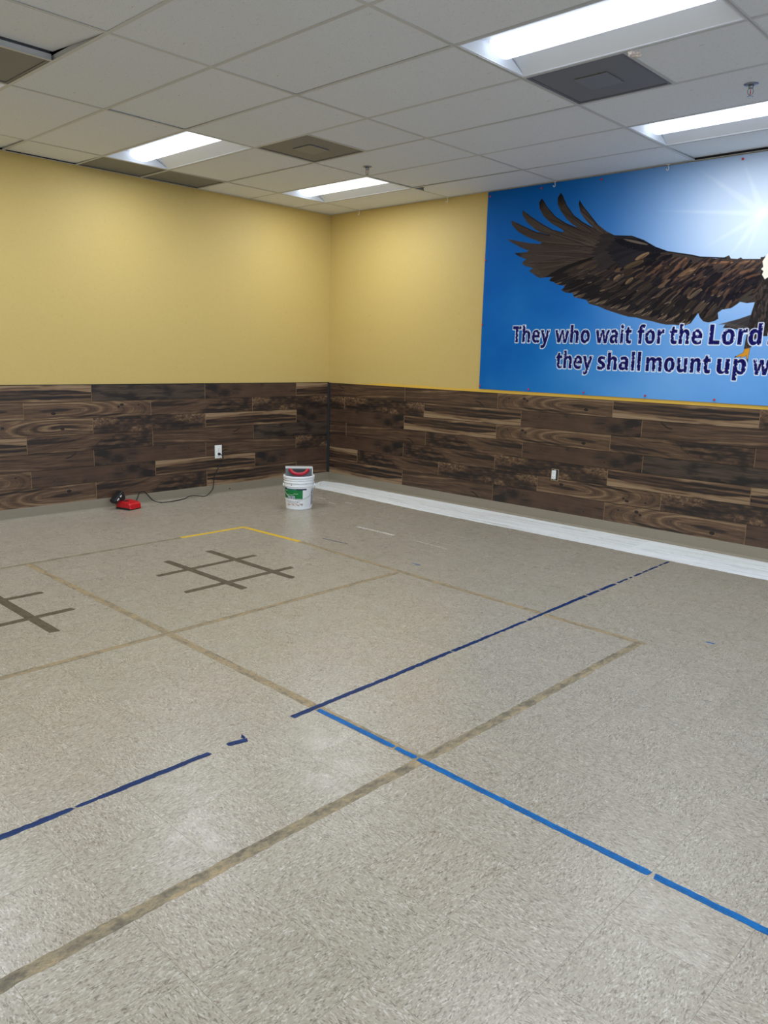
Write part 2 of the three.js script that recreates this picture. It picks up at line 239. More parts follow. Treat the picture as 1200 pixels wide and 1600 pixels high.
const panelMap = colorTexture(cc, true);
const PANELS = [0, 0.37, 0.61].map((o, i) => { const t = panelMap.clone(); t.offset.set(o, o * 0.7); t.needsUpdate = true; return standard({ map: t, roughness: 0.95, color: new THREE.Color().setScalar([1, 0.98, 0.99][i]) }); });
const inLight = new Set(), halfCells = { '2,3': 1, '4,3': 1, '2,7': 1 }, dark = new Set(['0,3', '0,4']);
for (const c of [1, 4, 7]) for (const r of [1, 4, 7, 10, 13]) inLight.add(c + ',' + r);
const TILT = { '2,7': [0, 0.075], '4,0': [0.034, 0], '5,0': [0.026, 0], '0,6': [0.012, 0.02], '0,5': [0, 0.02], '3,5': [0.004, 0], '2,5': [-0.004, 0.004], '1,3': [0.006, 0], '2,1': [0.004, 0.003] };
function panelGeo(w, d, notch) {
  const s = new THREE.Shape();
  if (notch) { s.moveTo(-w / 2, -d / 2); s.lineTo(w / 2, -d / 2); s.lineTo(w / 2, d / 2); s.lineTo(-w / 2 + 0.13, d / 2); s.lineTo(-w / 2 + 0.11, d / 2 - 0.03); s.lineTo(-w / 2 + 0.07, d / 2 - 0.055); s.lineTo(-w / 2 + 0.035, d / 2 - 0.1); s.lineTo(-w / 2 + 0.012, d / 2 - 0.13); s.lineTo(-w / 2, d / 2 - 0.14); }
  else { s.moveTo(-w / 2, -d / 2); s.lineTo(w / 2, -d / 2); s.lineTo(w / 2, d / 2); s.lineTo(-w / 2, d / 2); }
  const g = new THREE.ExtrudeGeometry(s, { depth: 0.014, bevelEnabled: false }); g.rotateX(Math.PI / 2); g.translate(0, 0.014, 0);
  return uvMetres(g, (x, y, z) => x / 1.25, (x, y, z) => z / 0.63);
}
const shared = new Map(), panelShape = (w, d, n) => { const k = w.toFixed(3) + d.toFixed(3) + n; if (!shared.has(k)) shared.set(k, panelGeo(w, d, n)); return shared.get(k); };
{
  const R = rng(33), G = 0.007;
  for (let c = 0; c + 1 < CX.length; c++) for (let r = 0; r + 1 < CZ.length; r++) {
    const key = c + ',' + r; let x0 = CX[c], x1 = CX[c + 1]; const z0 = CZ[r], z1 = CZ[r + 1];
    if (inLight.has(key) || dark.has(key)) continue;
    if (halfCells[key]) x0 += 0.6096;
    const w = x1 - x0 - 2 * G, d = z1 - z0 - 2 * G, m = mesh('ceiling_panel', panelShape(w, d, key === '2,0'), PANELS[Math.floor(R() * 3)], ceiling), t = TILT[key] ?? [(R() - 0.5) * 0.004, (R() - 0.5) * 0.003];
    m.position.set((x0 + x1) / 2, H + 0.002 + Math.abs(t[0]) * d / 2 + Math.abs(t[1]) * w / 2, (z0 + z1) / 2); m.rotation.set(t[0], 0, -t[1]);
  }
  const flange = 0.0118;
  for (const x of CX.slice(1, -1)) mesh('grid_runner', mergeGeometries([box(x - flange, x + flange, H, H + 0.0018, 0, RZ), box(x - 0.001, x + 0.001, H, H + 0.036, 0, RZ)]), GRID, ceiling);
  const tees = new Map();
  for (let c = 0; c + 1 < CX.length; c++) for (const z of CZ.slice(1, -1)) {
    const L = CX[c + 1] - CX[c] - 2 * flange, k = L.toFixed(3); if (!tees.has(k)) tees.set(k, mergeGeometries([box(-L / 2, L / 2, 0.0004, 0.002, -flange, flange), box(-L / 2, L / 2, 0.0004, 0.034, -0.001, 0.001)]));
    mesh('grid_tee', tees.get(k), GRID, ceiling).position.set((CX[c] + CX[c + 1]) / 2, H, z);
  }
  for (const key of Object.keys(halfCells)) { const [c, r] = key.split(',').map(Number), L = 0.6096 - 2 * flange; mesh('grid_tee', mergeGeometries([box(-flange, flange, 0.0004, 0.002, -L / 2, L / 2), box(-0.001, 0.001, 0.0004, 0.034, -L / 2, L / 2)]), GRID, ceiling).position.set(CX[c] + 0.6096, H, (CZ[r] + CZ[r + 1]) / 2); }
}
// ---------------------------------------------------------------- ceiling lights (lens glow + area light of the lens's size)
const REFLECTOR = standard({ color: rgb(228, 233, 242), roughness: 0.45 }), LENS = standard({ color: rgb(245, 248, 250), roughness: 0.4, emissive: LAMP_COLOR, emissiveIntensity: LENS_GLOW });
function ceilingLight(c, r, label, group) {
  const x = (CX[c] + CX[c + 1]) / 2, z = (CZ[r] + CZ[r + 1]) / 2, t = thing('ceiling_light', label, 'ceiling light', [x, H, z], 0, group), LX = 0.602, LZ = 0.297, lz = 0.1;
  mesh('housing', mergeGeometries([box(-LX, LX, 0.1, 0.104, -LZ, LZ), box(-LX - 0.003, -LX, 0.002, 0.104, -LZ, LZ), box(LX, LX + 0.003, 0.002, 0.104, -LZ, LZ), box(-LX, LX, 0.002, 0.104, -LZ - 0.003, -LZ), box(-LX, LX, 0.002, 0.104, LZ, LZ + 0.003)]), REFLECTOR, t);
  for (const s of [-1, 1]) {
    const list = [], N = 8, P = (i) => { const a = i / N; return [s * lerp(LZ - 0.012, lz - 0.006, a), 0.004 + 0.072 * Math.sin(a * Math.PI / 2)]; };
    for (let i = 0; i < N; i++) { const [za, ya] = P(i), [zb, yb] = P(i + 1); list.push(s > 0 ? [[-LX + 0.012, ya, za], [LX - 0.012, ya, za], [LX - 0.012, yb, zb], [-LX + 0.012, yb, zb]] : [[LX - 0.012, ya, za], [-LX + 0.012, ya, za], [-LX + 0.012, yb, zb], [LX - 0.012, yb, zb]]); }
    mesh('reflector', quads(list), REFLECTOR, t);
    const e = new THREE.Shape(); e.moveTo(-LZ + 0.012, 0.003); e.lineTo(LZ - 0.012, 0.003); e.quadraticCurveTo(lz + 0.05, 0.07, lz, 0.078); e.lineTo(-lz, 0.078); e.quadraticCurveTo(-lz - 0.05, 0.07, -LZ + 0.012, 0.003);
    const eg = new THREE.ExtrudeGeometry(e, { depth: 0.003, bevelEnabled: false }); eg.rotateY(Math.PI / 2); eg.translate(s * (LX - 0.014) - 0.0015, 0, 0); mesh('end_plate', eg, REFLECTOR, t);
  }
  mesh('frame', mergeGeometries([box(-LX, LX, 0.002, 0.005, -LZ, -LZ + 0.013), box(-LX, LX, 0.002, 0.005, LZ - 0.013, LZ), box(-LX, -LX + 0.013, 0.002, 0.005, -LZ + 0.013, LZ - 0.013), box(LX - 0.013, LX, 0.002, 0.005, -LZ + 0.013, LZ - 0.013)]), REFLECTOR, t);
  const s = new THREE.Shape(); s.moveTo(-lz, 0.07); s.lineTo(-lz, 0.045); s.quadraticCurveTo(-lz * 0.75, 0.012, 0, 0.01); s.quadraticCurveTo(lz * 0.75, 0.012, lz, 0.045); s.lineTo(lz, 0.07);
  const g = new THREE.ExtrudeGeometry(s, { depth: 2 * LX - 0.12, bevelEnabled: false, curveSegments: 10 }); g.rotateY(Math.PI / 2); g.translate(-LX + 0.06, 0, 0); mesh('lens', g, LENS, t);
  const l = new THREE.RectAreaLight(LAMP_COLOR, LAMP_POWER, 2 * LX - 0.14, 2 * lz - 0.01); l.name = 'lens_light'; l.position.set(0, 0.007, 0); l.rotation.x = -Math.PI / 2; t.add(l);
  return t;
}
ceilingLight(1, 1, 'lit ceiling light nearest the corner of the yellow walls');
ceilingLight(1, 4, 'lit ceiling light beside the two dark grilles over the charger wall');
ceilingLight(4, 4, 'lit ceiling light touching the square grey air diffuser with a crumbled panel corner');
ceilingLight(4, 1, 'lit ceiling light above the printed sun of the eagle banner');
for (const c of [1, 4, 7]) for (const r of [1, 4, 7, 10, 13]) if (c === 7 || r > 4) ceilingLight(c, r, 'lit ceiling light farther from the banner corner of the room', 'ceiling lights in the rest of the room');

// ---------------------------------------------------------------- air diffusers and return grilles
const perf = dataTexture(64, 64, (x, y) => { const d = Math.hypot((x % 16) - 7.5, (y % 16) - 7.5) < 4.6; return d ? [66, 68, 72] : [138, 140, 144]; }, true); perf.repeat.set(24, 24);
const PERF = standard({ map: perf, roughness: 0.55, metalness: 0.2 }), PLATE = standard({ color: rgb(132, 134, 138), roughness: 0.5, metalness: 0.2 }), FRAME = standard({ color: rgb(110, 112, 117), roughness: 0.5, metalness: 0.2 });
function square(name, label, x0, x1, z0, z1, plate, mapMat) {
  const w = x1 - x0, d = z1 - z0, t = thing(name, label, plate ? 'air diffuser' : 'return grille', [(x0 + x1) / 2, H, (z0 + z1) / 2]), a = w / 2 - 0.013, b = d / 2 - 0.013;
  mesh('frame', mergeGeometries([box(-a, a, 0.0022, 0.06, -b, -b + 0.018), box(-a, a, 0.0022, 0.06, b - 0.018, b), box(-a, -a + 0.018, 0.0022, 0.06, -b + 0.018, b - 0.018), box(a - 0.018, a, 0.0022, 0.06, -b + 0.018, b - 0.018)]), FRAME, t);
  mesh('face_panel', uvMetres(box(-a + 0.018, a - 0.018, 0.006, 0.009, -b + 0.018, b - 0.018), (x) => x / 0.6, (x, y, z) => z / 0.6), mapMat, t);
  mesh('duct_box', box(-a + 0.02, a - 0.02, 0.055, 0.2, -b + 0.02, b - 0.02), FRAME, t);
  if (plate) { const p = new RoundedBoxGeometry(0.2, 0.006, 0.2, 2, 0.002); p.translate(0, 0.002, 0); mesh('center_plate', p, PLATE, t); }
}
square('air_diffuser', 'grey perforated air diffuser with a paler centre plate beside the corner sprinkler', CX[2], CX[2] + 0.6096, CZ[3], CZ[4], true, PERF);
square('air_diffuser', 'grey perforated air diffuser against the ceiling light, below a crumbled panel corner', CX[4], CX[4] + 0.6096, CZ[3], CZ[4], true, PERF);
square('air_diffuser', 'dark grey ceiling vent next to a lifted panel with a gap', CX[2], CX[2] + 0.6096, CZ[7], CZ[8], false, PERF);
square('return_grille', 'dark return grille at the charger wall, beside the end of a ceiling light', 0.022, CX[1], CZ[4], CZ[5], false, PERF);
square('return_grille', 'dark return grille at the charger wall, the one closer to the room corner', 0.022, CX[1], CZ[3], CZ[4], false, PERF);
{ // crumbled corner of the panel beside the second diffuser
  const R = rng(3), gs = []; for (let i = 0; i < 7; i++) { const g = new THREE.IcosahedronGeometry(0.012 + 0.012 * R(), 1), p = g.attributes.position; for (let k = 0; k < p.count; k++) { const q = 0.75 + 0.5 * hash(Math.round(p.getX(k) * 9e4), Math.round(p.getZ(k) * 9e4 + i)); p.setXYZ(k, p.getX(k) * q, p.getY(k) * q * 0.6, p.getZ(k) * q); } g.computeVertexNormals(); g.translate(CX[4] + 0.628 + 0.05 * R(), H - 0.002, CZ[4] - 0.02 - 0.055 * R()); gs.push(g); }
  mesh('crumbled_corner', mergeGeometries(gs), standard({ color: rgb(214, 203, 198), roughness: 1 }), ceiling);
}
// ---------------------------------------------------------------- sprinklers and hooks
const CHROME = standard({ color: rgb(150, 155, 165), roughness: 0.35, metalness: 0.9 });
function sprinkler(x, z, label) {
  const t = thing('sprinkler_head', label, 'sprinkler', [x, H, z], 0.5), L = (pts) => new THREE.LatheGeometry(pts.map(([a, b]) => new THREE.Vector2(a, b)), 24);
  mesh('escutcheon', L([[0.0005, -0.006], [0.018, -0.007], [0.03, -0.005], [0.039, 0.0005], [0.039, 0.003], [0.0005, 0.003]]), CHROME, t);
  mesh('body', L([[0.0005, -0.024], [0.011, -0.024], [0.014, -0.02], [0.014, -0.011], [0.017, -0.007], [0.0005, -0.005]]), CHROME, t);
  for (const s of [-1, 1]) mesh('frame_arm', new THREE.TubeGeometry(new THREE.CatmullRomCurve3([[s * 0.011, -0.022, 0], [s * 0.015, -0.036, 0], [s * 0.011, -0.05, 0], [s * 0.002, -0.058, 0]].map((p) => new THREE.Vector3(...p))), 12, 0.0022, 6), CHROME, t);
  mesh('glass_bulb', L([[0.0005, -0.055], [0.0025, -0.053], [0.003, -0.04], [0.0025, -0.026], [0.0005, -0.024]]), standard({ color: rgb(200, 90, 80), roughness: 0.2 }), t);
  const teeth = []; for (let i = 0; i < 10; i++) { const g = box(0.006, 0.0165, -0.0632, -0.062, -0.0028, 0.0028); g.rotateY(i * Math.PI / 5); teeth.push(g); } teeth.push(new THREE.CylinderGeometry(0.008, 0.008, 0.004, 16).translate(0, -0.061, 0).toNonIndexed());
  mesh('deflector', mergeGeometries(teeth.map((g) => g.index ? g.toNonIndexed() : g)), CHROME, t);
}
sprinkler(1.965, 1.396, 'chrome sprinkler head beside the corner ceiling light');
sprinkler(5.073, 1.486, 'chrome sprinkler head above the ceiling light near the banner');
const HOOK = standard({ color: rgb(226, 224, 216), roughness: 0.4 });
[[0.483, 'white ceiling hook beside the room corner on the yellow wall'], [1.713, 'white ceiling hook on the yellow wall near the broken panel hole'], [2.921, 'white ceiling hook over the raised wing feathers of the banner'], [3.947, 'white ceiling hook over the banner between wing and printed sun']].forEach(([x, label]) => {
  const t = thing('ceiling_hook', label, 'hook', [x, H - 0.002, 0.03]);
  mesh('clip', new RoundedBoxGeometry(0.026, 0.006, 0.02, 2, 0.002).translate(0, -0.002, 0), HOOK, t);
  mesh('hook_arm', new THREE.TubeGeometry(new THREE.CatmullRomCurve3([[0, -0.003, 0], [0.003, -0.018, 0], [0.007, -0.032, 0.002], [0.003, -0.046, 0.005], [-0.006, -0.044, 0.008], [-0.009, -0.034, 0.009]].map((p) => new THREE.Vector3(...p))), 24, 0.0032, 8), HOOK, t);
});

// ---------------------------------------------------------------- banner: a printed vinyl sheet
const BX = 2.19, BY = 1.187, BW = 5.24, BH = 1.826, BPX = 2048 / BW;
const [bc, bx] = canvas(2048, Math.round(BH * BPX));
{
  const R = rng(77), X = (x) => (x - BX) * BPX, Y = (y) => (BY + BH - y) * BPX, CWd = bc.width, CHt = bc.height;
  // printed sky
  const img = bx.createImageData(CWd, CHt), sunX = 4.7, sunY = 2.58;
  for (let j = 0, i = 0; j < CHt; j++) for (let k = 0; k < CWd; k++, i += 4) {
    const x = BX + k / BPX, y = BY + BH - j / BPX, far = Math.hypot((x - sunX) * 0.95, (y - sunY) * 1.0), low = smooth(2.35, 1.2, y) * (0.18 + 0.82 * smooth(2.3, 4.2, x));
    let c = ramp(clamp(far / 2.75), [[218, 229, 241], [192, 211, 237], [134, 174, 226], [68, 132, 208], [22, 107, 192], [0, 96, 180], [0, 92, 173], [0, 88, 166]]);
    const haze = low * 0.66 + 0.3 * (fbm(x * 1.9, y * 2.6, 4) - 0.45) * smooth(2.6, 1.9, y);
    c = [lerp(c[0], 136, haze), lerp(c[1], 188, haze), lerp(c[2], 240, haze)];
    const n = (hash(k, j) - 0.5) * 4; img.data[i] = clamp(c[0] + n, 0, 255); img.data[i + 1] = clamp(c[1] + n, 0, 255); img.data[i + 2] = clamp(c[2] + n, 0, 255); img.data[i + 3] = 255;
  }
  bx.putImageData(img, 0, 0);
  const poly = (pts) => { bx.beginPath(); pts.forEach(([x, y], i) => (i ? bx.lineTo(X(x), Y(y)) : bx.moveTo(X(x), Y(y)))); bx.closePath(); };
  // printed rays
  for (const [ax, ay, w, al] of [[3.8, 2.69, 0.02, 0.5], [4.12, 3.0, 0.03, 0.42], [4.5, 3.0, 0.028, 0.5], [4.24, 2.34, 0.026, 0.45], [4.45, 2.24, 0.03, 0.5], [4.58, 2.2, 0.02, 0.4], [5.6, 2.7, 0.02, 0.5], [5.2, 3.0, 0.03, 0.42], [4.9, 3.0, 0.02, 0.4], [5.2, 2.3, 0.02, 0.4]]) {
    const g = bx.createLinearGradient(X(sunX), Y(sunY), X(ax), Y(ay)); g.addColorStop(0, `rgba(236,242,248,${al * 0.8})`); g.addColorStop(0.55, `rgba(232,240,249,${al * 0.7})`); g.addColorStop(1, 'rgba(235,243,252,0)');
    const dx = ax - sunX, dy = ay - sunY, L = Math.hypot(dx, dy), nx = -dy / L * w, ny = dx / L * w; bx.fillStyle = g; bx.filter = 'blur(2px)'; poly([[sunX + nx, sunY + ny], [ax, ay], [sunX - nx, sunY - ny]]); bx.fill(); bx.filter = 'none';
  }
  // eagle: outline of the spread wing, then rows of feathers inside it
  const flat = [4.194,2.320,3.996,2.360,3.892,2.400,3.784,2.461,3.676,2.503,3.521,2.520,3.440,2.560,3.355,2.622,3.275,2.709,3.208,2.781,3.166,2.837,3.161,2.807,3.183,2.739,3.228,2.682,3.281,2.632,3.320,2.601,3.304,2.605,3.215,2.652,3.118,2.720,3.043,2.808,2.994,2.898,2.974,2.918,2.948,2.882,2.950,2.829,2.993,2.761,3.053,2.695,3.116,2.643,3.164,2.618,3.143,2.619,3.047,2.660,2.939,2.723,2.845,2.815,2.796,2.881,2.779,2.892,2.758,2.860,2.766,2.808,2.816,2.739,2.891,2.678,2.981,2.630,3.031,2.601,3.019,2.584,2.913,2.618,2.803,2.675,2.709,2.731,2.633,2.782,2.584,2.816,2.585,2.775,2.638,2.707,2.715,2.646,2.790,2.603,2.890,2.573,2.864,2.577,2.736,2.615,2.623,2.665,2.527,2.710,2.464,2.738,2.481,2.692,2.551,2.630,2.648,2.578,2.750,2.540,2.811,2.514,2.798,2.504,2.679,2.520,2.557,2.547,2.427,2.576,2.501,2.533,2.589,2.489,2.674,2.457,2.657,2.443,2.522,2.443,2.576,2.411,2.652,2.383,2.608,2.349,2.647,2.324,2.732,2.300,2.692,2.277,2.773,2.228,2.811,2.209,2.873,2.212,2.935,2.215,2.916,2.180,2.965,2.167,3.003,2.142,3.064,2.134,3.082,2.122,3.045,2.094,3.095,2.071,3.163,2.066,3.179,2.032,3.302,2.003,3.330,1.970,3.422,1.946,3.497,1.916,3.570,1.894,3.634,1.875,3.705,1.856,3.774,1.849,3.844,1.831,3.919,1.816,3.987,1.799,4.045,1.788,4.109,1.788,4.181,1.777,4.241,1.797,4.270,1.842,4.294,1.878,4.311,1.842,4.341,1.812,4.382,1.803,4.427,1.814,4.453,1.830,4.444,1.875,4.477,1.900,4.540,1.908,4.582,1.936,4.605,1.954,4.657,1.942,4.721,1.948,4.785,1.955,4.751,2.255,4.749,2.282,4.737,2.256,4.589,2.265,4.575,2.278,4.551,2.268,4.500,2.274,4.485,2.299,4.436,2.280,4.384,2.281,4.263,2.301];
  const wing = []; for (let i = 0; i < flat.length; i += 2) wing.push([flat[i], flat[i + 1]]);
  const tail = [[4.718, 1.892], [4.703, 1.858], [4.607, 1.825], [4.456, 1.785], [4.513, 1.788], [4.498, 1.762], [4.583, 1.752], [4.66, 1.735], [4.76, 1.72], [4.86, 1.74], [4.9, 1.9]];
  const leg = [[4.716, 1.957], [4.693, 1.841], [4.684, 1.752], [4.672, 1.603], [4.721, 1.615], [4.745, 1.676], [4.775, 1.7], [4.86, 1.7], [4.94, 1.72], [5.0, 1.9], [5.0, 2.27], [4.74, 2.27]];
  const feather = (x0, y0, x1, y1, w, col, edge, tip) => { // leaf from root to tip
    const dx = x1 - x0, dy = y1 - y0, L = Math.hypot(dx, dy) || 1, nx = -dy / L * w, ny = dx / L * w, P = (t, s) => [X(x0 + dx * t + nx * s), Y(y0 + dy * t + ny * s)];
    bx.beginPath(); bx.moveTo(...P(0, 0.35)); bx.bezierCurveTo(...P(0.35, 1), ...P(0.8, 1.05), ...P(1, 0)); bx.bezierCurveTo(...P(0.85, -0.95), ...P(0.35, -1), ...P(0, -0.35)); bx.closePath(); bx.fillStyle = col; bx.fill();
    if (edge) { bx.strokeStyle = edge; bx.lineWidth = 1.1; bx.beginPath(); bx.moveTo(...P(0.1, 0.6)); bx.bezierCurveTo(...P(0.4, 1), ...P(0.8, 1.02), ...P(1, 0)); bx.stroke(); }
    if (tip) { bx.fillStyle = tip; bx.beginPath(); bx.moveTo(...P(0.82, 0.55)); bx.quadraticCurveTo(...P(0.96, 0.5), ...P(1, 0)); bx.quadraticCurveTo(...P(0.93, 0.05), ...P(0.78, 0.3)); bx.fill(); }
  };
  const shade = (r, g, b, v, a = 1) => { const k = (R() - 0.5) * v; return `rgba(${r + k | 0},${g + k | 0},${b + k | 0},${a})`; };
  const draw = () => {
    bx.fillStyle = '#3a3230'; poly(tail); bx.fill();
    bx.save(); poly(tail); bx.clip(); for (let i = 0; i < 16; i++) feather(4.84, 1.88, 4.45 + i * 0.024, 1.795 - i * 0.006, 0.012, shade(62, 58, 60, 26), 'rgba(176,168,156,0.55)'); bx.restore();
    bx.fillStyle = '#332c2c'; poly(leg); bx.fill(); bx.fillStyle = '#493e38'; poly(wing); bx.fill();
    bx.save(); poly(leg); bx.clip(); for (let i = 0; i < 900; i++) { const x = 4.66 + 0.34 * R(), y = 1.6 + 0.68 * R(); feather(x, y, x + (R() - 0.6) * 0.02, y - 0.03 - 0.02 * R(), 0.007, R() < 0.25 ? shade(84, 68, 58, 26, 0.7) : shade(38, 33, 34, 18, 0.8)); } bx.restore();
    bx.save(); poly(wing); bx.clip();
    // flight feathers of the hand: warm grey brown, fanning from the wrist
    const tips = [[3.161, 2.84], [2.97, 2.92], [2.775, 2.895], [2.58, 2.82], [2.46, 2.74], [2.42, 2.576], [2.52, 2.443], [2.6, 2.35], [2.69, 2.277], [2.79, 2.215], [2.9, 2.185]];
    tips.forEach(([x, y], i) => { const rx = 3.5 - 0.015 * i, ry = 2.5 - 0.022 * i; for (let k = -3; k <= 3; k++) feather(rx, ry, x + k * 0.016 * (i > 5 ? 0.5 : 0), y + k * 0.012, 0.055, shade(82, 70, 63, 20, 0.55)); });
    for (let i = 0; i < 260; i++) { const k = Math.floor(R() * tips.length), [x, y] = tips[k], a = 0.1 + 0.25 * R(), b = 0.45 + 0.5 * R(), rx = 3.5 + (R() - 0.5) * 0.05, ry = 2.5 - 0.022 * k + (R() - 0.5) * 0.1; bx.strokeStyle = R() < 0.5 ? `rgba(116,100,86,${0.12 + 0.3 * R()})` : `rgba(44,38,38,${0.12 + 0.35 * R()})`; bx.lineWidth = 1 + 2.6 * R(); bx.beginPath(); bx.moveTo(X(lerp(rx, x, a)), Y(lerp(ry, y, a))); bx.lineTo(X(lerp(rx, x, b)), Y(lerp(ry, y, b))); bx.stroke(); }
    // dark leading edges of the finger feathers
    bx.lineWidth = 5; bx.strokeStyle = 'rgba(24,20,22,0.85)'; for (const [a, b] of [[7, 10], [16, 21], [28, 33], [40, 44], [50, 54]]) { bx.beginPath(); for (let i = a; i <= b; i++) (i === a ? bx.moveTo(X(wing[i][0]), Y(wing[i][1])) : bx.lineTo(X(wing[i][0]), Y(wing[i][1]))); bx.stroke(); }
    for (const [x, y, r] of [[3.165, 2.82, 0.045], [2.97, 2.9, 0.06], [2.775, 2.87, 0.04], [2.55, 2.44, 0.04]]) { const g = bx.createRadialGradient(X(x), Y(y), 1, X(x), Y(y), r * BPX * 1.8); g.addColorStop(0, 'rgba(22,19,22,0.85)'); g.addColorStop(1, 'rgba(22,19,22,0)'); bx.fillStyle = g; bx.fillRect(X(x - 0.15), Y(y + 0.15), 0.3 * BPX, 0.3 * BPX); }
    // flight feathers of the arm: long, nearly black, pale at the tip
    const st = []; for (let i = 0; i <= 24; i++) { const t = i / 24; st.push([[lerp(3.5, 4.62, Math.pow(t, 0.92)), lerp(2.36, 2.02, t)], t < 0.18 ? [lerp(2.86, 3.05, t / 0.18), lerp(2.2, 2.09, t / 0.18)] : t < 0.86 ? [lerp(3.05, 4.22, (t - 0.18) / 0.68), lerp(2.08, 1.775, Math.pow((t - 0.18) / 0.68, 0.8))] : [lerp(4.22, 4.45, (t - 0.86) / 0.14), lerp(1.78, 1.81, (t - 0.86) / 0.14)]]); }
    st.forEach(([a, b], i) => { feather(a[0], a[1], b[0], b[1], 0.06, shade(i > 20 ? 78 : 37, i > 20 ? 65 : 32, i > 20 ? 54 : 34, 10), 'rgba(104,88,74,0.4)', i % 3 !== 1 ? 'rgba(166,142,112,0.75)' : null); bx.strokeStyle = 'rgba(20,18,22,0.5)'; bx.lineWidth = 3; bx.beginPath(); bx.moveTo(X(a[0]), Y(a[1] - 0.01)); bx.lineTo(X(lerp(a[0], b[0], 0.95)), Y(lerp(a[1], b[1], 0.95) - 0.02)); bx.stroke(); });
    // two broad pale brown feathers by the body, then the dark hollow beside them
    feather(4.46, 2.1, 4.4, 1.79, 0.075, 'rgb(112,92,74)', 'rgba(40,32,30,0.7)'); feather(4.4, 2.06, 4.2, 1.8, 0.035, 'rgb(106,90,72)', 'rgba(34,28,28,0.7)'); feather(4.3, 2.06, 4.1, 1.83, 0.03, 'rgb(98,82,66)', 'rgba(34,28,28,0.7)');
    feather(4.7, 2.16, 4.5, 1.86, 0.11, 'rgb(24,22,28)'); feather(4.72, 2.03, 4.58, 1.95, 0.05, 'rgb(74,66,58)', 'rgba(20,18,22,0.9)');
    // coverts in overlapping rows
    for (const [f, len, w, cols] of [[0.3, 0.26, 0.026, [[44, 38, 38], [36, 32, 34], [60, 51, 45]]], [0.2, 0.2, 0.026, [[62, 52, 46], [40, 35, 37], [86, 71, 57], [34, 30, 34]]], [0.08, 0.14, 0.022, [[36, 31, 36], [66, 53, 46], [108, 84, 64], [28, 26, 33]]], [-0.04, 0.11, 0.02, [[34, 29, 34], [82, 62, 50], [27, 24, 32]]], [-0.15, 0.1, 0.018, [[30, 26, 32], [72, 55, 46], [24, 22, 30]]], [-0.26, 0.09, 0.018, [[28, 25, 32], [60, 47, 43], [22, 21, 29]]]])
      for (let i = 0; i < 58; i++) { const q = clamp(i / 57 + (R() - 0.5) * 0.02), s = q * 24, k = Math.min(23, Math.floor(s)), g = s - k, A = [lerp(st[k][0][0], st[k + 1][0][0], g), lerp(st[k][0][1], st[k + 1][0][1], g)], B = [lerp(st[k][1][0], st[k + 1][1][0], g), lerp(st[k][1][1], st[k + 1][1][1], g)], dx = B[0] - A[0], dy = B[1] - A[1], L = Math.hypot(dx, dy), c = cols[Math.floor(R() * cols.length)], m = f + (R() - 0.5) * 0.08;
        if (q < 0.1 && f < 0.2) continue; const ox = A[0] + dx * m, oy = A[1] + dy * m; feather(ox, oy, ox + dx / L * len, oy + dy / L * len, w * (0.8 + 0.5 * R()), shade(...c, 16), R() < 0.3 ? 'rgba(126,104,84,0.4)' : 'rgba(16,15,21,0.6)', R() < 0.14 ? 'rgba(172,146,112,0.7)' : null); }
    for (let i = 0; i < 150; i++) { const s = 1 + R() * 21, k = Math.floor(s), g = s - k, A = [lerp(st[k][0][0], st[k + 1][0][0], g), lerp(st[k][0][1], st[k + 1][0][1], g)], B = [lerp(st[k][1][0], st[k + 1][1][0], g), lerp(st[k][1][1], st[k + 1][1][1], g)], a = 0.3 + 0.4 * R(), b = a + 0.12 + 0.2 * R(); bx.strokeStyle = R() < 0.4 ? `rgba(136,114,92,${0.15 + 0.4 * R()})` : `rgba(14,13,18,${0.25 + 0.4 * R()})`; bx.lineWidth = 0.8 + 1.8 * R(); bx.beginPath(); bx.moveTo(X(lerp(A[0], B[0], a)), Y(lerp(A[1], B[1], a))); bx.lineTo(X(lerp(A[0], B[0], b)), Y(lerp(A[1], B[1], b) - 0.006)); bx.stroke(); }
    // dark wrist and its scalloped grey edge
    for (let i = 0; i < 9; i++) feather(3.62, 2.5 - i * 0.016, 3.3 + 0.02 * Math.abs(i - 4), 2.53 - i * 0.038, 0.03, shade(62, 56, 54, 14), 'rgba(30,27,30,0.7)');
    for (let i = 0; i < 9; i++) feather(3.86, 2.42 - i * 0.006, 3.44 + 0.025 * Math.abs(i - 3), 2.5 - i * 0.03, 0.034, shade(42, 39, 44, 10), 'rgba(24,22,28,0.8)');
    feather(3.99, 2.37, 3.52, 2.48, 0.05, 'rgb(26,25,33)'); feather(3.82, 2.425, 3.6, 2.485, 0.012, 'rgb(120,108,94)');
    for (let i = 0; i < 30; i++) { bx.fillStyle = 'rgba(120,118,124,0.5)'; bx.fillRect(X(3.6 + 0.24 * R()), Y(2.4 + 0.07 * R()), 2, 1.4); }
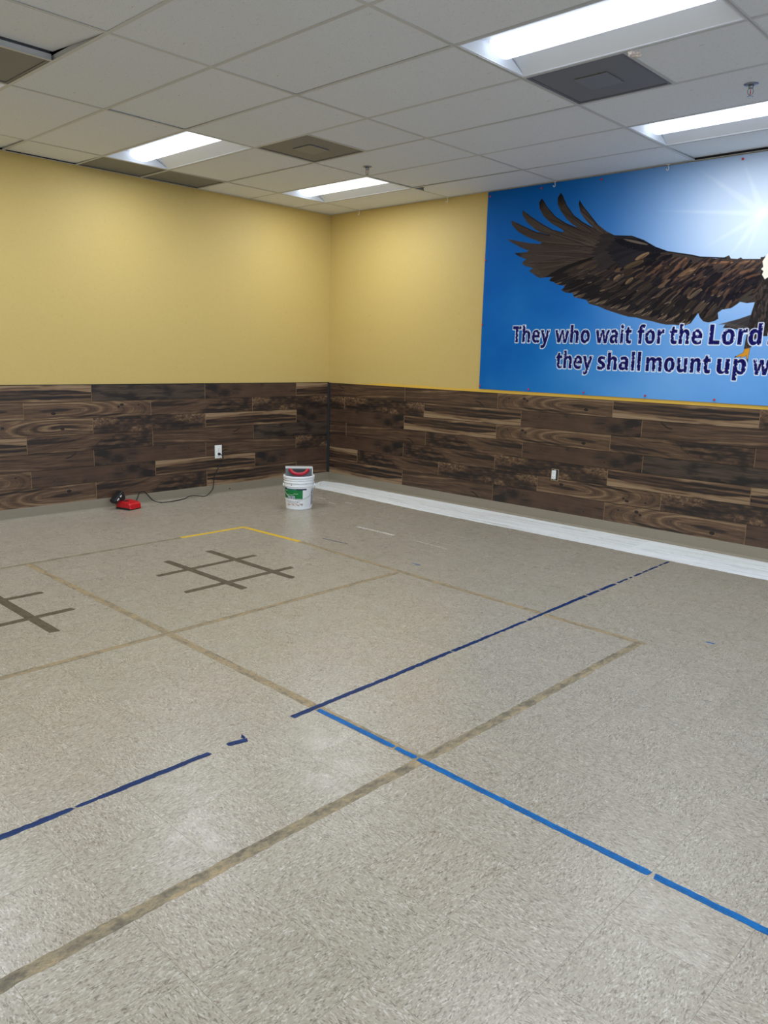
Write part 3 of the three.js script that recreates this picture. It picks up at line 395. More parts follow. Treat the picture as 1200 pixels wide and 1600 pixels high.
    // tan and rust patches near the shoulder
    for (const [a, b, c, d, w, col] of [[3.84, 2.36, 3.72, 2.31, 0.022, '176,142,104'], [3.8, 2.3, 3.62, 2.25, 0.026, '108,88,60'], [4.16, 2.3, 4.05, 2.2, 0.03, '150,106,74'], [4.28, 2.24, 4.1, 2.16, 0.03, '148,116,82'], [4.33, 2.255, 4.18, 2.19, 0.014, '168,136,100'], [4.52, 2.245, 4.36, 2.25, 0.014, '168,120,86'], [4.68, 2.245, 4.56, 2.235, 0.016, '160,122,90'], [4.7, 2.19, 4.5, 2.14, 0.018, '142,102,76'], [4.73, 2.15, 4.6, 2.12, 0.014, '120,86,64'], [3.96, 2.26, 3.86, 2.2, 0.018, '126,90,62'], [3.72, 2.17, 3.65, 2.12, 0.02, '150,128,88'], [3.6, 2.2, 3.54, 2.16, 0.018, '160,132,100'], [4.3, 2.06, 4.2, 1.98, 0.02, '122,104,80']]) { feather(a, b, c, d, w, `rgba(${col},0.85)`, 'rgba(30,24,24,0.5)'); feather(lerp(a, c, 0.1), b - 0.008, lerp(a, c, 0.8), d - 0.004, w * 0.35, 'rgba(60,44,36,0.5)'); }
    for (let i = 0; i < 170; i++) { const x = 3.9 + 0.85 * R(), y = 2.34 - 0.1 * (x - 3.9) - 0.22 * R(); feather(x, y, x - 0.05 - 0.04 * R(), y - 0.035 - 0.03 * R(), 0.006 + 0.008 * R(), R() < 0.62 ? shade(36, 30, 34, 18, 0.75) : shade(118, 86, 64, 30, 0.6)); }
    bx.restore();
    // dark line of the leading edge
    bx.strokeStyle = 'rgba(18,17,22,0.9)'; bx.lineWidth = 3.2; bx.beginPath(); [[4.47, 2.279], [4.263, 2.3], [4.194, 2.318], [3.996, 2.358], [3.892, 2.398], [3.784, 2.459], [3.676, 2.501], [3.521, 2.517]].forEach(([x, y], i) => (i ? bx.lineTo(X(x), Y(y)) : bx.moveTo(X(x), Y(y)))); bx.stroke();
    bx.save(); bx.globalCompositeOperation = 'multiply'; bx.fillStyle = 'rgb(226,222,224)'; poly(wing); bx.fill(); bx.restore();
    // yellow foot with dark claws
    bx.fillStyle = '#d9932e'; poly([[4.678, 1.603], [4.716, 1.61], [4.711, 1.553], [4.708, 1.52], [4.701, 1.519], [4.696, 1.555], [4.668, 1.54], [4.655, 1.53], [4.658, 1.55], [4.625, 1.54], [4.616, 1.545], [4.67, 1.575]]); bx.fill(); bx.strokeStyle = '#7a4a12'; bx.lineWidth = 1; bx.stroke();
    bx.fillStyle = '#2a2420'; poly([[4.711, 1.53], [4.712, 1.5], [4.7, 1.525]]); bx.fill(); poly([[4.625, 1.548], [4.606, 1.528], [4.614, 1.55]]); bx.fill(); poly([[4.658, 1.54], [4.646, 1.52], [4.652, 1.54]]); bx.fill();
  };
  bx.save(); bx.translate(2 * X(4.86), 0); bx.scale(-1, 1); draw(); bx.restore();
  draw();
  // white head and neck (turned towards the far wing)
  bx.fillStyle = '#efe9d6'; poly([[4.735, 2.24], [4.745, 2.2], [4.73, 2.185], [4.75, 2.17], [4.742, 2.145], [4.766, 2.11], [4.8, 2.13], [4.84, 2.1], [4.9, 2.13], [4.97, 2.1], [4.99, 2.2], [5.02, 2.3], [4.98, 2.38], [4.88, 2.4], [4.8, 2.35]]); bx.fill();
  bx.fillStyle = '#e0a53a'; poly([[4.99, 2.34], [5.08, 2.31], [5.1, 2.25], [5.06, 2.28], [5.0, 2.27]]); bx.fill(); bx.fillStyle = '#2a2018'; bx.beginPath(); bx.arc(X(4.95), Y(2.32), 4, 0, 7); bx.fill();
  // the verse: navy letters with a worn bevel, pale outline
  bx.textBaseline = 'alphabetic'; bx.lineJoin = 'round';
  const word = (s, x0, x1, yb, size) => {
    bx.font = `bold ${size * BPX}px Arial`; const m = bx.measureText(s), w = m.actualBoundingBoxRight + m.actualBoundingBoxLeft, k = (x1 - x0) * BPX / w;
    const [lc, lx] = canvas(Math.ceil((x1 - x0) * BPX) + 40, Math.ceil(size * BPX * 1.6)); lx.textBaseline = 'alphabetic'; lx.lineJoin = 'round'; lx.font = bx.font; lx.translate(20 + m.actualBoundingBoxLeft * k, size * BPX * 1.15); lx.scale(k, 1);
    const T = (f) => f(s, 0, 0);
    lx.strokeStyle = 'rgba(226,236,248,0.95)'; lx.lineWidth = 7.5; T((...a) => lx.strokeText(...a)); lx.strokeStyle = 'rgba(250,252,255,1)'; lx.lineWidth = 4.5; T((...a) => lx.strokeText(...a));
    lx.strokeStyle = lx.fillStyle = 'rgb(13,13,86)'; lx.lineWidth = 1.6; T((...a) => lx.strokeText(...a)); T((...a) => lx.fillText(...a));
    lx.globalCompositeOperation = 'source-atop'; lx.save(); lx.translate(-2, -2); lx.strokeStyle = 'rgba(86,92,148,0.5)'; lx.lineWidth = 1.2; T((...a) => lx.strokeText(...a)); lx.restore();
    lx.restore?.(); lx.globalCompositeOperation = 'source-over';
    lx.setTransform(1, 0, 0, 1, 0, 0); const d = lx.getImageData(0, 0, lc.width, lc.height), q = d.data, src = q.slice(), dark = (x, y) => { const o = (y * lc.width + x) * 4; return src[o + 3] > 200 && src[o] < 90; };
    for (let y = 3; y < lc.height - 3; y++) for (let x = 3; x < lc.width - 3; x++) if (dark(x, y)) { const edge = !dark(x - 2, y - 2) || !dark(x + 2, y + 2) || !dark(x + 3, y) || !dark(x, y - 3), n = fbm((x + x0 * 400) / 6, (y + yb * 300) / 6, 3), o = (y * lc.width + x) * 4; if (edge && n > 0.64) { q[o] = 226; q[o + 1] = 232; q[o + 2] = 244; } else if (n > 0.8) { q[o] = 70; q[o + 1] = 74; q[o + 2] = 140; } else if (edge && n < 0.36) { q[o] = 10; q[o + 1] = 10; q[o + 2] = 40; } }
    lx.putImageData(d, 0, 0); bx.drawImage(lc, X(x0) - 20, Y(yb) - size * BPX * 1.15);
  };
  for (const [s, a, b] of [['They', 2.556, 2.958], ['who', 3.016, 3.36], ['wait', 3.418, 3.747], ['for', 3.8, 4.034], ['the', 4.078, 4.344], ['Lord', 4.4, 4.794], ['shall', 4.838, 5.2]]) word(s, a, b, 1.637, s === 'Lord' ? 0.208 : 0.2);
  for (const [s, a, b] of [['they', 3.038, 3.405], ['shall', 3.455, 3.85], ['mount', 3.9, 4.432], ['up', 4.482, 4.703], ['with', 4.752, 5.07]]) word(s, a, b, 1.414, 0.2);
}
const BANNER = new THREE.MeshPhysicalMaterial({ map: colorTexture(bc), roughness: 0.6, specularIntensity: 0.2 });
{
  const NX = 110, NY = 40, p = [], t = [], ix = [], wave = (u, v) => 0.006 + 0.0022 * Math.sin(u * 37 + 2 * v) * Math.sin(v * 3.1) + 0.0035 * fbm(u * 12, v * 4, 3) + 0.004 * Math.exp(-Math.pow((u - 0.012 - (1 - v) * 0.03) / 0.012, 2)) * smooth(0.3, 1, v);
  for (const back of [0, 1]) for (let j = 0; j <= NY; j++) for (let i = 0; i <= NX; i++) { const u = i / NX, v = j / NY; p.push(BX + u * BW, BY + v * BH, wave(u, v) - back * 0.0006); t.push(u, v); }
  const M = (NX + 1) * (NY + 1); for (let j = 0; j < NY; j++) for (let i = 0; i < NX; i++) { const a = j * (NX + 1) + i, b = a + 1, c = a + NX + 1, d = c + 1; ix.push(a, b, d, a, d, c, M + a, M + d, M + b, M + a, M + c, M + d); }
  const edge = (a, b) => ix.push(a, M + a, b, b, M + a, M + b); for (let i = 0; i < NX; i++) { edge(i, i + 1); const o = NY * (NX + 1); edge(o + i + 1, o + i); } for (let j = 0; j < NY; j++) { edge((j + 1) * (NX + 1), j * (NX + 1)); edge(j * (NX + 1) + NX, (j + 1) * (NX + 1) + NX); }
  const g = new THREE.BufferGeometry(); g.setAttribute('position', new THREE.Float32BufferAttribute(p, 3)); g.setAttribute('uv', new THREE.Float32BufferAttribute(t, 2)); g.setIndex(ix); g.computeVertexNormals();
  tag(mesh('banner', g, BANNER), 'large blue banner printed with a flying eagle, sun and Bible verse', 'banner');
}
// red pins
const PINRED = standard({ color: rgb(196, 40, 52), roughness: 0.4 }), PINSTEEL = standard({ color: rgb(170, 172, 176), roughness: 0.3, metalness: 0.9 });
const pinHead = new THREE.LatheGeometry([[0.0005, 0.0075], [0.0065, 0.0075], [0.0085, 0.006], [0.009, 0.003], [0.007, 0.001], [0.0005, 0]].map(([a, b]) => new THREE.Vector2(a, b)), 18).rotateX(Math.PI / 2), pinNeedle = new THREE.CylinderGeometry(0.0006, 0.0003, 0.012, 6).rotateX(Math.PI / 2);
function pin(x, y, label, group) { const t = thing('push_pin', label, 'push pin', [x, y, 0.0125], 0, group); mesh('head', pinHead, PINRED, t); mesh('needle', pinNeedle, PINSTEEL, t).position.z = -0.004; }
for (const x of [2.768, 3.344, 3.918, 4.493, 5.068, 5.643, 6.218]) pin(x, 1.21, 'red push pin along the bottom hem of the eagle banner', 'pins along the banner bottom');
for (const x of [2.778, 3.365, 4.514, 5.09, 5.665]) pin(x, 2.98, 'red push pin along the top edge of the eagle banner', 'pins along the banner top');
for (const [x, y, l] of [[2.222, 2.972, 'red push pin at the upper corner of the banner above the wing'], [2.2, 2.398, 'red push pin on the side edge of the banner level with the wing tip'], [2.199, 1.803, 'red push pin on the side edge of the banner level with the verse'], [2.204, 1.218, 'red push pin at the lower corner of the banner before the verse']]) pin(x, y, l);

// ---------------------------------------------------------------- outlets
const WHITE = standard({ color: rgb(236, 236, 232), roughness: 0.4 }), SLOT = standard({ color: rgb(40, 40, 42), roughness: 0.6 }), STEEL = standard({ color: rgb(168, 168, 164), roughness: 0.4, metalness: 0.7 });
{
  const t = thing('wall_outlet', 'white outlet plate on the plank wall with a black plug in it', 'outlet', [0.006, 0.452, 1.567]);
  mesh('cover_plate', new RoundedBoxGeometry(0.006, 0.138, 0.086, 3, 0.0028).translate(0.003, 0, 0), WHITE, t);
  for (const y of [0.026, -0.026]) { const r = mesh('receptacle', new RoundedBoxGeometry(0.005, 0.04, 0.036, 3, 0.002).translate(0.0065, y, 0), WHITE, t); mesh('slots', mergeGeometries([box(0.0088, 0.0092, y + 0.002, y + 0.011, -0.008, -0.0055), box(0.0088, 0.0092, y + 0.003, y + 0.01, 0.0055, 0.008), box(0.0088, 0.0092, y - 0.012, y - 0.007, -0.0025, 0.0025)]), SLOT, r); }
  mesh('screw', new THREE.CylinderGeometry(0.003, 0.003, 0.002, 12).rotateZ(Math.PI / 2).translate(0.0065, 0, 0), STEEL, t);
}
{
  const t = thing('wall_outlet', 'bare white outlet without a cover plate, set in a dark cutout of the planks', 'outlet', [3.109, 0.443, 0.006]);
  mesh('box_rim', mergeGeometries([box(-0.036, 0.036, 0.05, 0.054, -0.002, 0.003), box(-0.036, 0.036, -0.054, -0.05, -0.002, 0.003), box(-0.036, -0.032, -0.05, 0.05, -0.002, 0.003), box(0.032, 0.036, -0.05, 0.05, -0.002, 0.003)]), standard({ color: rgb(168, 150, 122), roughness: 0.8 }), t);
  mesh('cutout', box(-0.032, 0.032, -0.05, 0.05, -0.0015, 0.0008), SLOT, t);
  mesh('strap', mergeGeometries([box(-0.012, 0.01, 0.034, 0.052, 0.001, 0.004), box(-0.016, 0.006, -0.052, -0.034, 0.001, 0.004)]), STEEL, t);
  mesh('receptacle', new RoundedBoxGeometry(0.042, 0.078, 0.014, 3, 0.004).translate(-0.009, 0, 0.008), WHITE, t);
  mesh('slots', mergeGeometries([0.018, -0.018].flatMap((y) => [box(-0.017, -0.0145, y - 0.002, y + 0.007, 0.0148, 0.0153), box(-0.004, -0.0015, y - 0.001, y + 0.006, 0.0148, 0.0153), box(-0.011, -0.007, y - 0.011, y - 0.007, 0.0148, 0.0153)])), SLOT, t);
}
// ---------------------------------------------------------------- battery charger with its cord, and a battery
const RUBBER = standard({ color: rgb(22, 22, 24), roughness: 0.55 });
{
  const t = thing('battery_charger', 'red battery charger on the floor by the cove base, cord running to the outlet', 'charger', [0.13, 0, 2.672], 0.28), RED = standard({ color: rgb(196, 20, 30), roughness: 0.35 });
  mesh('bottom_tray', new RoundedBoxGeometry(0.172, 0.02, 0.15, 3, 0.006).translate(0, 0.01, 0), RUBBER, t);
  const s = new THREE.Shape(); s.moveTo(-0.084, 0.018); s.lineTo(0.084, 0.018); s.lineTo(0.08, 0.046); s.quadraticCurveTo(0.076, 0.056, 0.062, 0.059); s.lineTo(-0.044, 0.07); s.quadraticCurveTo(-0.07, 0.07, -0.078, 0.05); s.closePath();
  const g = new THREE.ExtrudeGeometry(s, { depth: 0.122, bevelEnabled: true, bevelSize: 0.008, bevelThickness: 0.011, bevelSegments: 4 }); g.translate(0, 0, -0.061); mesh('shell', g, RED, t);
  mesh('charging_slot', new RoundedBoxGeometry(0.07, 0.012, 0.062, 2, 0.004).translate(-0.03, 0.07, 0.02), RUBBER, t);
  for (const z of [-0.045, -0.02]) mesh('indicator', new RoundedBoxGeometry(0.014, 0.004, 0.009, 2, 0.0015).translate(0.05, 0.0635, z), WHITE, t);
  const V = (x, y, z) => new THREE.Vector3(x, y, z), pts = [[0.046, 0.428, 1.566], [0.062, 0.42, 1.562], [0.066, 0.395, 1.548], [0.05, 0.36, 1.55], [0.036, 0.3, 1.58], [0.028, 0.24, 1.61], [0.024, 0.19, 1.632], [0.021, 0.12, 1.64], [0.024, 0.07, 1.652], [0.034, 0.03, 1.7], [0.044, 0.006, 1.76], [0.036, 0.014, 1.835], [0.034, 0.022, 1.9], [0.036, 0.02, 1.955], [0.045, 0.008, 2.0], [0.06, 0.0045, 2.07], [0.08, 0.0045, 2.15], [0.085, 0.0045, 2.23], [0.065, 0.006, 2.3], [0.036, 0.03, 2.36], [0.026, 0.09, 2.41], [0.022, 0.122, 2.442], [0.024, 0.128, 2.47], [0.028, 0.12, 2.496], [0.034, 0.08, 2.52], [0.046, 0.038, 2.552], [0.07, 0.026, 2.59], [0.1, 0.024, 2.61]];
  const cord = new THREE.TubeGeometry(new THREE.CatmullRomCurve3(pts.map((p) => V(...p))), 240, 0.0046, 8);
  t.updateMatrix(); const inv = t.matrix.clone().invert(); cord.applyMatrix4(inv); mesh('power_cord', cord, RUBBER, t);
  const plug = new THREE.LatheGeometry([[0.0005, 0], [0.014, 0], [0.015, 0.006], [0.013, 0.018], [0.008, 0.028], [0.0045, 0.036], [0.0005, 0.037]].map(([a, b]) => new THREE.Vector2(a, b)), 18).rotateZ(-Math.PI / 2).translate(0.0155, 0.428, 1.566).applyMatrix4(inv); mesh('plug', plug, RUBBER, t);
}
{
  const t = thing('tool_battery', 'black tool battery propped on the red charger', 'battery', [0.098, 0.116, 2.768], 0.2);
  const put = (g) => g.rotateX(0.72);
  mesh('case', put(new RoundedBoxGeometry(0.078, 0.046, 0.135, 4, 0.01)), RUBBER, t);
  mesh('terminal_block', put(mergeGeometries([new THREE.CylinderGeometry(0.027, 0.027, 0.06, 24).rotateZ(Math.PI / 2).translate(0, -0.036, -0.026), new RoundedBoxGeometry(0.056, 0.03, 0.05, 3, 0.008).translate(0, -0.026, -0.026)].map((g) => { const n = g.index ? g.toNonIndexed() : g; n.deleteAttribute('uv'); return n; }))), standard({ color: rgb(30, 32, 35), roughness: 0.5 }), t);
  mesh('print', put(mergeGeometries([box(0.0388, 0.0393, -0.006, 0.008, 0.012, 0.04), box(0.0388, 0.0393, -0.006, 0.008, -0.028, -0.006)])), standard({ color: rgb(214, 214, 214), roughness: 0.5 }), t);
}
// ---------------------------------------------------------------- bucket and trowel
const TO_CAM = Math.atan2(6.9 - 1.104, 6.318 - 1.392);
{
  const t = thing('bucket', 'white plastic bucket with a green printed label and wire handle', 'bucket', [1.104, 0, 1.392], TO_CAM), HB = 0.325, r = (y) => lerp(0.128, 0.1435, y / HB);
  const PLASTIC = standard({ color: rgb(246, 248, 249), roughness: 0.38 });
  const prof = [[0.0005, 0.004], [0.118, 0.004], [0.124, 0], [0.127, 0.004], [r(0.22), 0.22], [0.147, 0.224], [0.148, 0.231], [0.1405, 0.236], [0.1405, 0.256], [0.15, 0.259], [0.15, 0.266], [0.1415, 0.271], [0.1415, 0.282], [0.15, 0.286], [0.15, 0.292], [0.143, 0.296], [0.143, 0.3], [0.152, 0.303], [0.153, 0.322], [0.148, 0.326], [0.143, 0.326], [0.1395, 0.31], [0.123, 0.008], [0.0005, 0.008]].map(([a, b]) => new THREE.Vector2(a, b));
  mesh('body', new THREE.LatheGeometry(prof, 64), PLASTIC, t);
  const [lc, lx] = canvas(768, 512); const R = rng(8);
  lx.fillStyle = '#eef0f0'; lx.fillRect(0, 0, 768, 512);
  lx.fillStyle = '#0a7a3c'; lx.fillRect(0, 36, 450, 262); lx.fillStyle = '#056032'; for (let i = 0; i < 60; i++) lx.fillRect(R() * 410, 60 + R() * 210, 10 + R() * 40, 2 + R() * 7);
  lx.fillStyle = '#141c4a'; lx.fillRect(0, 22, 120, 34); lx.fillRect(330, 30, 198, 36); lx.fillStyle = '#2e6a72'; lx.fillRect(120, 34, 210, 30);
  lx.fillStyle = '#bfe0b4'; lx.fillRect(60, 84, 70, 14); lx.fillRect(270, 160, 90, 13); lx.fillRect(110, 190, 160, 9);
  lx.font = 'bold 104px Arial'; lx.lineJoin = 'round'; lx.strokeStyle = '#eef2f6'; lx.lineWidth = 14; lx.strokeText('395', 128, 306); lx.fillStyle = '#1b2566'; lx.fillText('395', 128, 306);
  lx.fillStyle = '#ffffff'; lx.fillRect(150, 318, 190, 26);
  for (let i = 0; i < 4; i++) { lx.fillStyle = '#555a60'; for (let x = 110; x < 400 - 40 * (i % 2); x += 8 + R() * 12) lx.fillRect(x, 356 + i * 16, 5 + R() * 10, 6); }
  for (let i = 0; i < 44; i++) { lx.fillStyle = ['#b9825c', '#d8743c', '#8c8f92', '#5d5148', '#c9b9a6'][Math.floor(R() * 5)]; lx.fillRect(110 + R() * 330, 424 + R() * 50, 8 + R() * 28, 7 + R() * 12); }
  lx.fillStyle = '#bcc2cf'; lx.fillRect(646, 40, 110, 440); lx.fillStyle = '#6a7184'; for (let y = 210; y < 470; y += 9) lx.fillRect(656, y, 60 + R() * 34, 5); lx.beginPath(); lx.arc(696, 140, 34, 0, 5); lx.lineWidth = 20; lx.strokeStyle = '#1d2030'; lx.stroke();
  const NA = 40, a0 = -1.4, a1 = 1.45, list = [], uvs = [];
  for (let i = 0; i < NA; i++) for (let j = 0; j < 2; j++) { const u0 = i / NA, u1 = (i + 1) / NA, v0 = j / 2, v1 = (j + 1) / 2, P = (u, v) => { const a = lerp(a0, a1, u), y = lerp(0.03, 0.218, v), q = lerp(0.1275, 0.1385, y / 0.22) + 0.0008; return [Math.sin(a) * q, y, Math.cos(a) * q]; }; list.push([P(u0, v0), P(u1, v0), P(u1, v1), P(u0, v1)]); uvs.push([[u0, v0], [u1, v0], [u1, v1], [u0, v1]]); }
  mesh('paper_label', quads(list, uvs), standard({ map: colorTexture(lc), roughness: 0.45 }), t).userData.label = 'green and white printed label with blue numerals';
  const arc = []; for (let i = 0; i <= 24; i++) { const a = -1.5 + 3.0 * i / 24, q = 0.153, y = 0.232 - 0.128 * Math.pow(Math.cos(a), 1.1) - 0.0; arc.push(new THREE.Vector3(Math.sin(a) * q * 1.01, y, Math.cos(a) * q * 0.96)); }
  mesh('wire_handle', new THREE.TubeGeometry(new THREE.CatmullRomCurve3(arc), 60, 0.0022, 8), STEEL, t);
  for (const s of [-1, 1]) mesh('handle_ear', new THREE.CylinderGeometry(0.014, 0.016, 0.012, 20).rotateZ(Math.PI / 2).translate(s * 0.15, 0.232, 0.01), PLASTIC, t);
  for (const [a, y] of [[-0.52, 0.244], [0.12, 0.316], [-0.3, 0.313], [0.5, 0.258]]) mesh('paint_speck', new THREE.IcosahedronGeometry(0.005, 1).scale(1, 1, 0.3).translate(0, 0, 0.1445).rotateY(a).translate(0, y, 0), standard({ color: rgb(110, 92, 90), roughness: 0.7 }), t);
}
{
  const t = thing('notched_trowel', 'steel trowel with a red handle standing in the white bucket', 'trowel', [1.104, 0.0, 1.392], TO_CAM), SLATE = standard({ color: rgb(92, 99, 102), roughness: 0.5, metalness: 0.25 }), PALE = standard({ color: rgb(196, 196, 190), roughness: 0.5 }), GRIP = standard({ color: rgb(176, 18, 44), roughness: 0.4 });
  const tilt = (g) => g.rotateX(-0.42).translate(0, 0.3, -0.01);
  mesh('blade', tilt(new RoundedBoxGeometry(0.262, 0.15, 0.004, 2, 0.0018).translate(0, 0.03, 0)), SLATE, t);
  const teeth = []; for (let i = 0; i < 22; i++) teeth.push(box(-0.131 + i * 0.012, -0.131 + i * 0.012 + 0.0075, 0.104, 0.113, -0.002, 0.002)); teeth.push(box(-0.132, 0.132, 0.088, 0.105, -0.0026, 0.0026), box(0.126, 0.134, -0.03, 0.105, -0.0026, 0.0026));
  mesh('notched_edge', tilt(mergeGeometries(teeth)), PALE, t);
  mesh('handle', tilt(new THREE.TubeGeometry(new THREE.CatmullRomCurve3([[-0.088, 0.068, 0.006], [-0.084, 0.062, 0.03], [-0.064, 0.034, 0.054], [-0.03, 0.014, 0.064], [0.03, 0.014, 0.064], [0.064, 0.034, 0.054], [0.084, 0.062, 0.03], [0.088, 0.068, 0.006]].map((p) => new THREE.Vector3(...p))), 48, 0.0165, 14)), GRIP, t);
  mesh('handle_mount', tilt(new RoundedBoxGeometry(0.124, 0.044, 0.014, 3, 0.004).translate(0, 0.056, 0.009)), RUBBER, t);
}
// ---------------------------------------------------------------- floor paint and tape
function ribbon(path, width, o = {}) { // ragged strip lying on the floor; path [[x,z],[x,z]]; spans cut it where it has been torn away
  const [[xa, za], [xb, zb]] = path, L = Math.hypot(xb - xa, zb - za), dx = (xb - xa) / L, dz = (zb - za) / L, nx = -dz, nz = dx, y = o.y ?? 0.0006, rag = o.rag ?? 0.12, list = [], uvs = [], s = o.seed ?? 1, step = (o.step ?? 0.02) * 0.6;
  const bend = (d) => (fbm(d * 0.8 + s * 3.3, s, 2) - 0.5) * (o.wander ?? 0.012), half = (d, k) => width / 2 * (1 - rag * 2.4 * Math.max(0, 0.5 * fbm(d * 13 + s * 9 + k * 50, s + k, 3) + 0.5 * fbm(d * 60 + s * 5 + k * 30, s + k, 2) - 0.4) - (o.thin ? o.thin(d / L) : 0));
  for (const [f0, f1] of o.spans ?? [[0, 1]]) {
    const a = f0 * L, b = f1 * L, n = Math.max(2, Math.ceil((b - a) / step));
    const at = (i) => { const d = lerp(a, b, i / n), m = bend(d), e = i === 0 || i === n ? 0.55 + 0.4 * hash(i + 3, s * 7 | 0) : 1, l = m + half(d, 0) * e, r = m - half(d, 1) * e, q = d + (i === 0 || i === n ? (hash(i, s * 31 | 0) - 0.5) * width * 0.5 : 0); return [[xa + dx * q + nx * l, za + dz * q + nz * l], [xa + dx * d + nx * r, za + dz * d + nz * r], d]; };
    for (let i = 0; i < n; i++) { const [p, q, d0] = at(i), [p2, q2, d1] = at(i + 1); list.push([[q[0], y, q[1]], [p[0], y, p[1]], [p2[0], y, p2[1]], [q2[0], y, q2[1]]], [[p[0], 0, p[1]], [p2[0], 0, p2[1]], [p2[0], y, p2[1]], [p[0], y, p[1]]], [[q[0], y, q[1]], [q2[0], y, q2[1]], [q2[0], 0, q2[1]], [q[0], 0, q[1]]]); const u = [[d0, 0], [d0, 1], [d1, 1], [d1, 0]]; uvs.push(u, u, u); }
  }
  return quads(list, uvs);
}
function tapeMaterial(seed, cols, rough = 0.6) { // cols: weathered tape colours, mixed in ragged patches along the strip
  const map = dataTexture(1024, 32, (x, y) => { const a = 0.6 * fbm(x / 34 + seed, y / 20, 4) + 0.4 * fbm(x / 9 + seed, y / 8 + 3, 3), b = 0.6 * fbm(x / 4 + seed * 3, y / 3, 3) + 0.4 * hash(x, y + seed * 99) - (fbm(x / 5 + 7 * seed, y / 5, 3) > 0.68 ? 0.3 : 0), t = clamp((a - 0.3) * 2.2), c = ramp(t, cols), n = 1.05 + (b - 0.5) * 0.34; return [clamp(c[0] * n, 0, 255), clamp(c[1] * n, 0, 255), clamp(c[2] * n, 0, 255)]; }, true);
  map.repeat.set(0.45, 1); return new THREE.MeshPhysicalMaterial({ map, color: new THREE.Color().setScalar(0.8), specularIntensity: 0.4, roughness: rough, side: THREE.DoubleSide });
}
const TAN = tapeMaterial(1, [[132, 122, 103], [156, 139, 110], [172, 150, 115], [142, 129, 106]]), TAN2 = tapeMaterial(5, [[116, 108, 92], [142, 130, 107], [160, 144, 114], [176, 155, 120]]), GREYTAN = tapeMaterial(9, [[122, 114, 98], [146, 134, 112], [160, 144, 116]]);
const YTAPE = tapeMaterial(2, [[214, 172, 42], [228, 190, 64], [206, 166, 48]]), DARKTAPE = tapeMaterial(3, [[86, 76, 60], [104, 92, 74], [92, 82, 66]]), NAVY = tapeMaterial(4, [[6, 38, 84], [10, 46, 98], [14, 56, 112]], 0.5), BLUE = tapeMaterial(6, [[4, 88, 150], [8, 102, 170], [14, 112, 182]], 0.5);
function tape(name, label, path, width, mat, o, group) {
  if (!o.spans) return tag(mesh(name, ribbon(path, width, o), mat), label, 'tape', group);
  const t = thing(name, label, 'tape', [0, 0, 0], 0, group); for (const s of o.spans) mesh('tape_piece', ribbon(path, width, { ...o, spans: [s] }), mat, t); return t;
}
tape('tan_tape', 'worn tan tape line running from the yellow tape along the charger wall', [[1.482, 2.95], [1.5, 6.3]], 0.044, GREYTAN, { seed: 2, rag: 0.3, y: 0.0004 });
tape('tan_tape', 'worn tan tape line running from the yellow tape parallel to the banner wall', [[2.195, 2.315], [5.19, 2.428]], 0.047, TAN, { seed: 3, rag: 0.16, y: 0.0004, wander: 0.008 });
tape('tan_tape', 'long dirty tan tape line crossed by the bright blue tape', [[5.155, 2.41], [5.172, 6.35]], 0.05, TAN2, { seed: 4, rag: 0.26, y: 0.0005, wander: 0.02 });
tape('tan_tape', 'tan tape line between the two tic-tac-toe grids, ending at the blue tape', [[1.5, 4.176], [5.16, 4.232]], 0.05, TAN, { seed: 5, rag: 0.2, y: 0.0006, wander: 0.01 });
tape('tan_tape', 'middle tan tape line closing the squares that hold tic-tac-toe grids', [[3.338, 2.39], [3.346, 6.3]], 0.046, TAN, { seed: 6, rag: 0.2, y: 0.0008, wander: 0.01 });
tape('yellow_tape', 'yellow tape strip of the square corner, on the side of the charger wall', [[1.479, 2.312], [1.479, 2.955]], 0.044, YTAPE, { seed: 7, rag: 0.05, y: 0.0007, wander: 0.004 });
tape('yellow_tape', 'yellow tape strip of the square corner, pointing towards the tan line by the bucket', [[1.5, 2.33], [2.2, 2.312]], 0.046, YTAPE, { seed: 8, rag: 0.05, y: 0.0005, wander: 0.004 });
const gridA = 'grid in the yellow-cornered square', gridB = 'grid outside the yellow-cornered square';
[[[1.98, 3.032], [2.964, 3.024], 'brown tape bar, banner side, of the ' + gridA], [[2.03, 3.425], [2.95, 3.412], 'brown tape bar, opposite the banner side, of the ' + gridA]].forEach(([a, b, l], i) => tape('dark_tape', l, [a, b], 0.056, DARKTAPE, { seed: 10 + i, rag: 0.06, y: 0.0008, wander: 0.004 }));
[[[2.318, 2.84], [2.334, 3.672], 'brown tape bar, charger wall side, of the ' + gridA], [[2.752, 2.855], [2.768, 3.742], 'brown tape bar, opposite the charger wall side, of the ' + gridA]].forEach(([a, b, l], i) => tape('dark_tape', l, [a, b], 0.05, DARKTAPE, { seed: 13 + i, rag: 0.06, y: 0.0005, wander: 0.004 }));
[[[2.0, 4.625], [2.93, 4.627], 'brown tape bar, banner side, of the ' + gridB], [[2.0, 5.03], [2.93, 5.03], 'brown tape bar, opposite the banner side, of the ' + gridB]].forEach(([a, b, l], i) => tape('dark_tape', l, [a, b], 0.058, DARKTAPE, { seed: 16 + i, rag: 0.06, y: 0.0008, wander: 0.004 }));
[[[2.191, 4.38], [2.2, 5.26], 'brown tape bar, charger wall side, of the ' + gridB], [[2.617, 4.378], [2.636, 5.26], 'brown tape bar, opposite the charger wall side, of the ' + gridB]].forEach(([a, b, l], i) => tape('dark_tape', l, [a, b], 0.05, DARKTAPE, { seed: 19 + i, rag: 0.06, y: 0.0005, wander: 0.004 }));
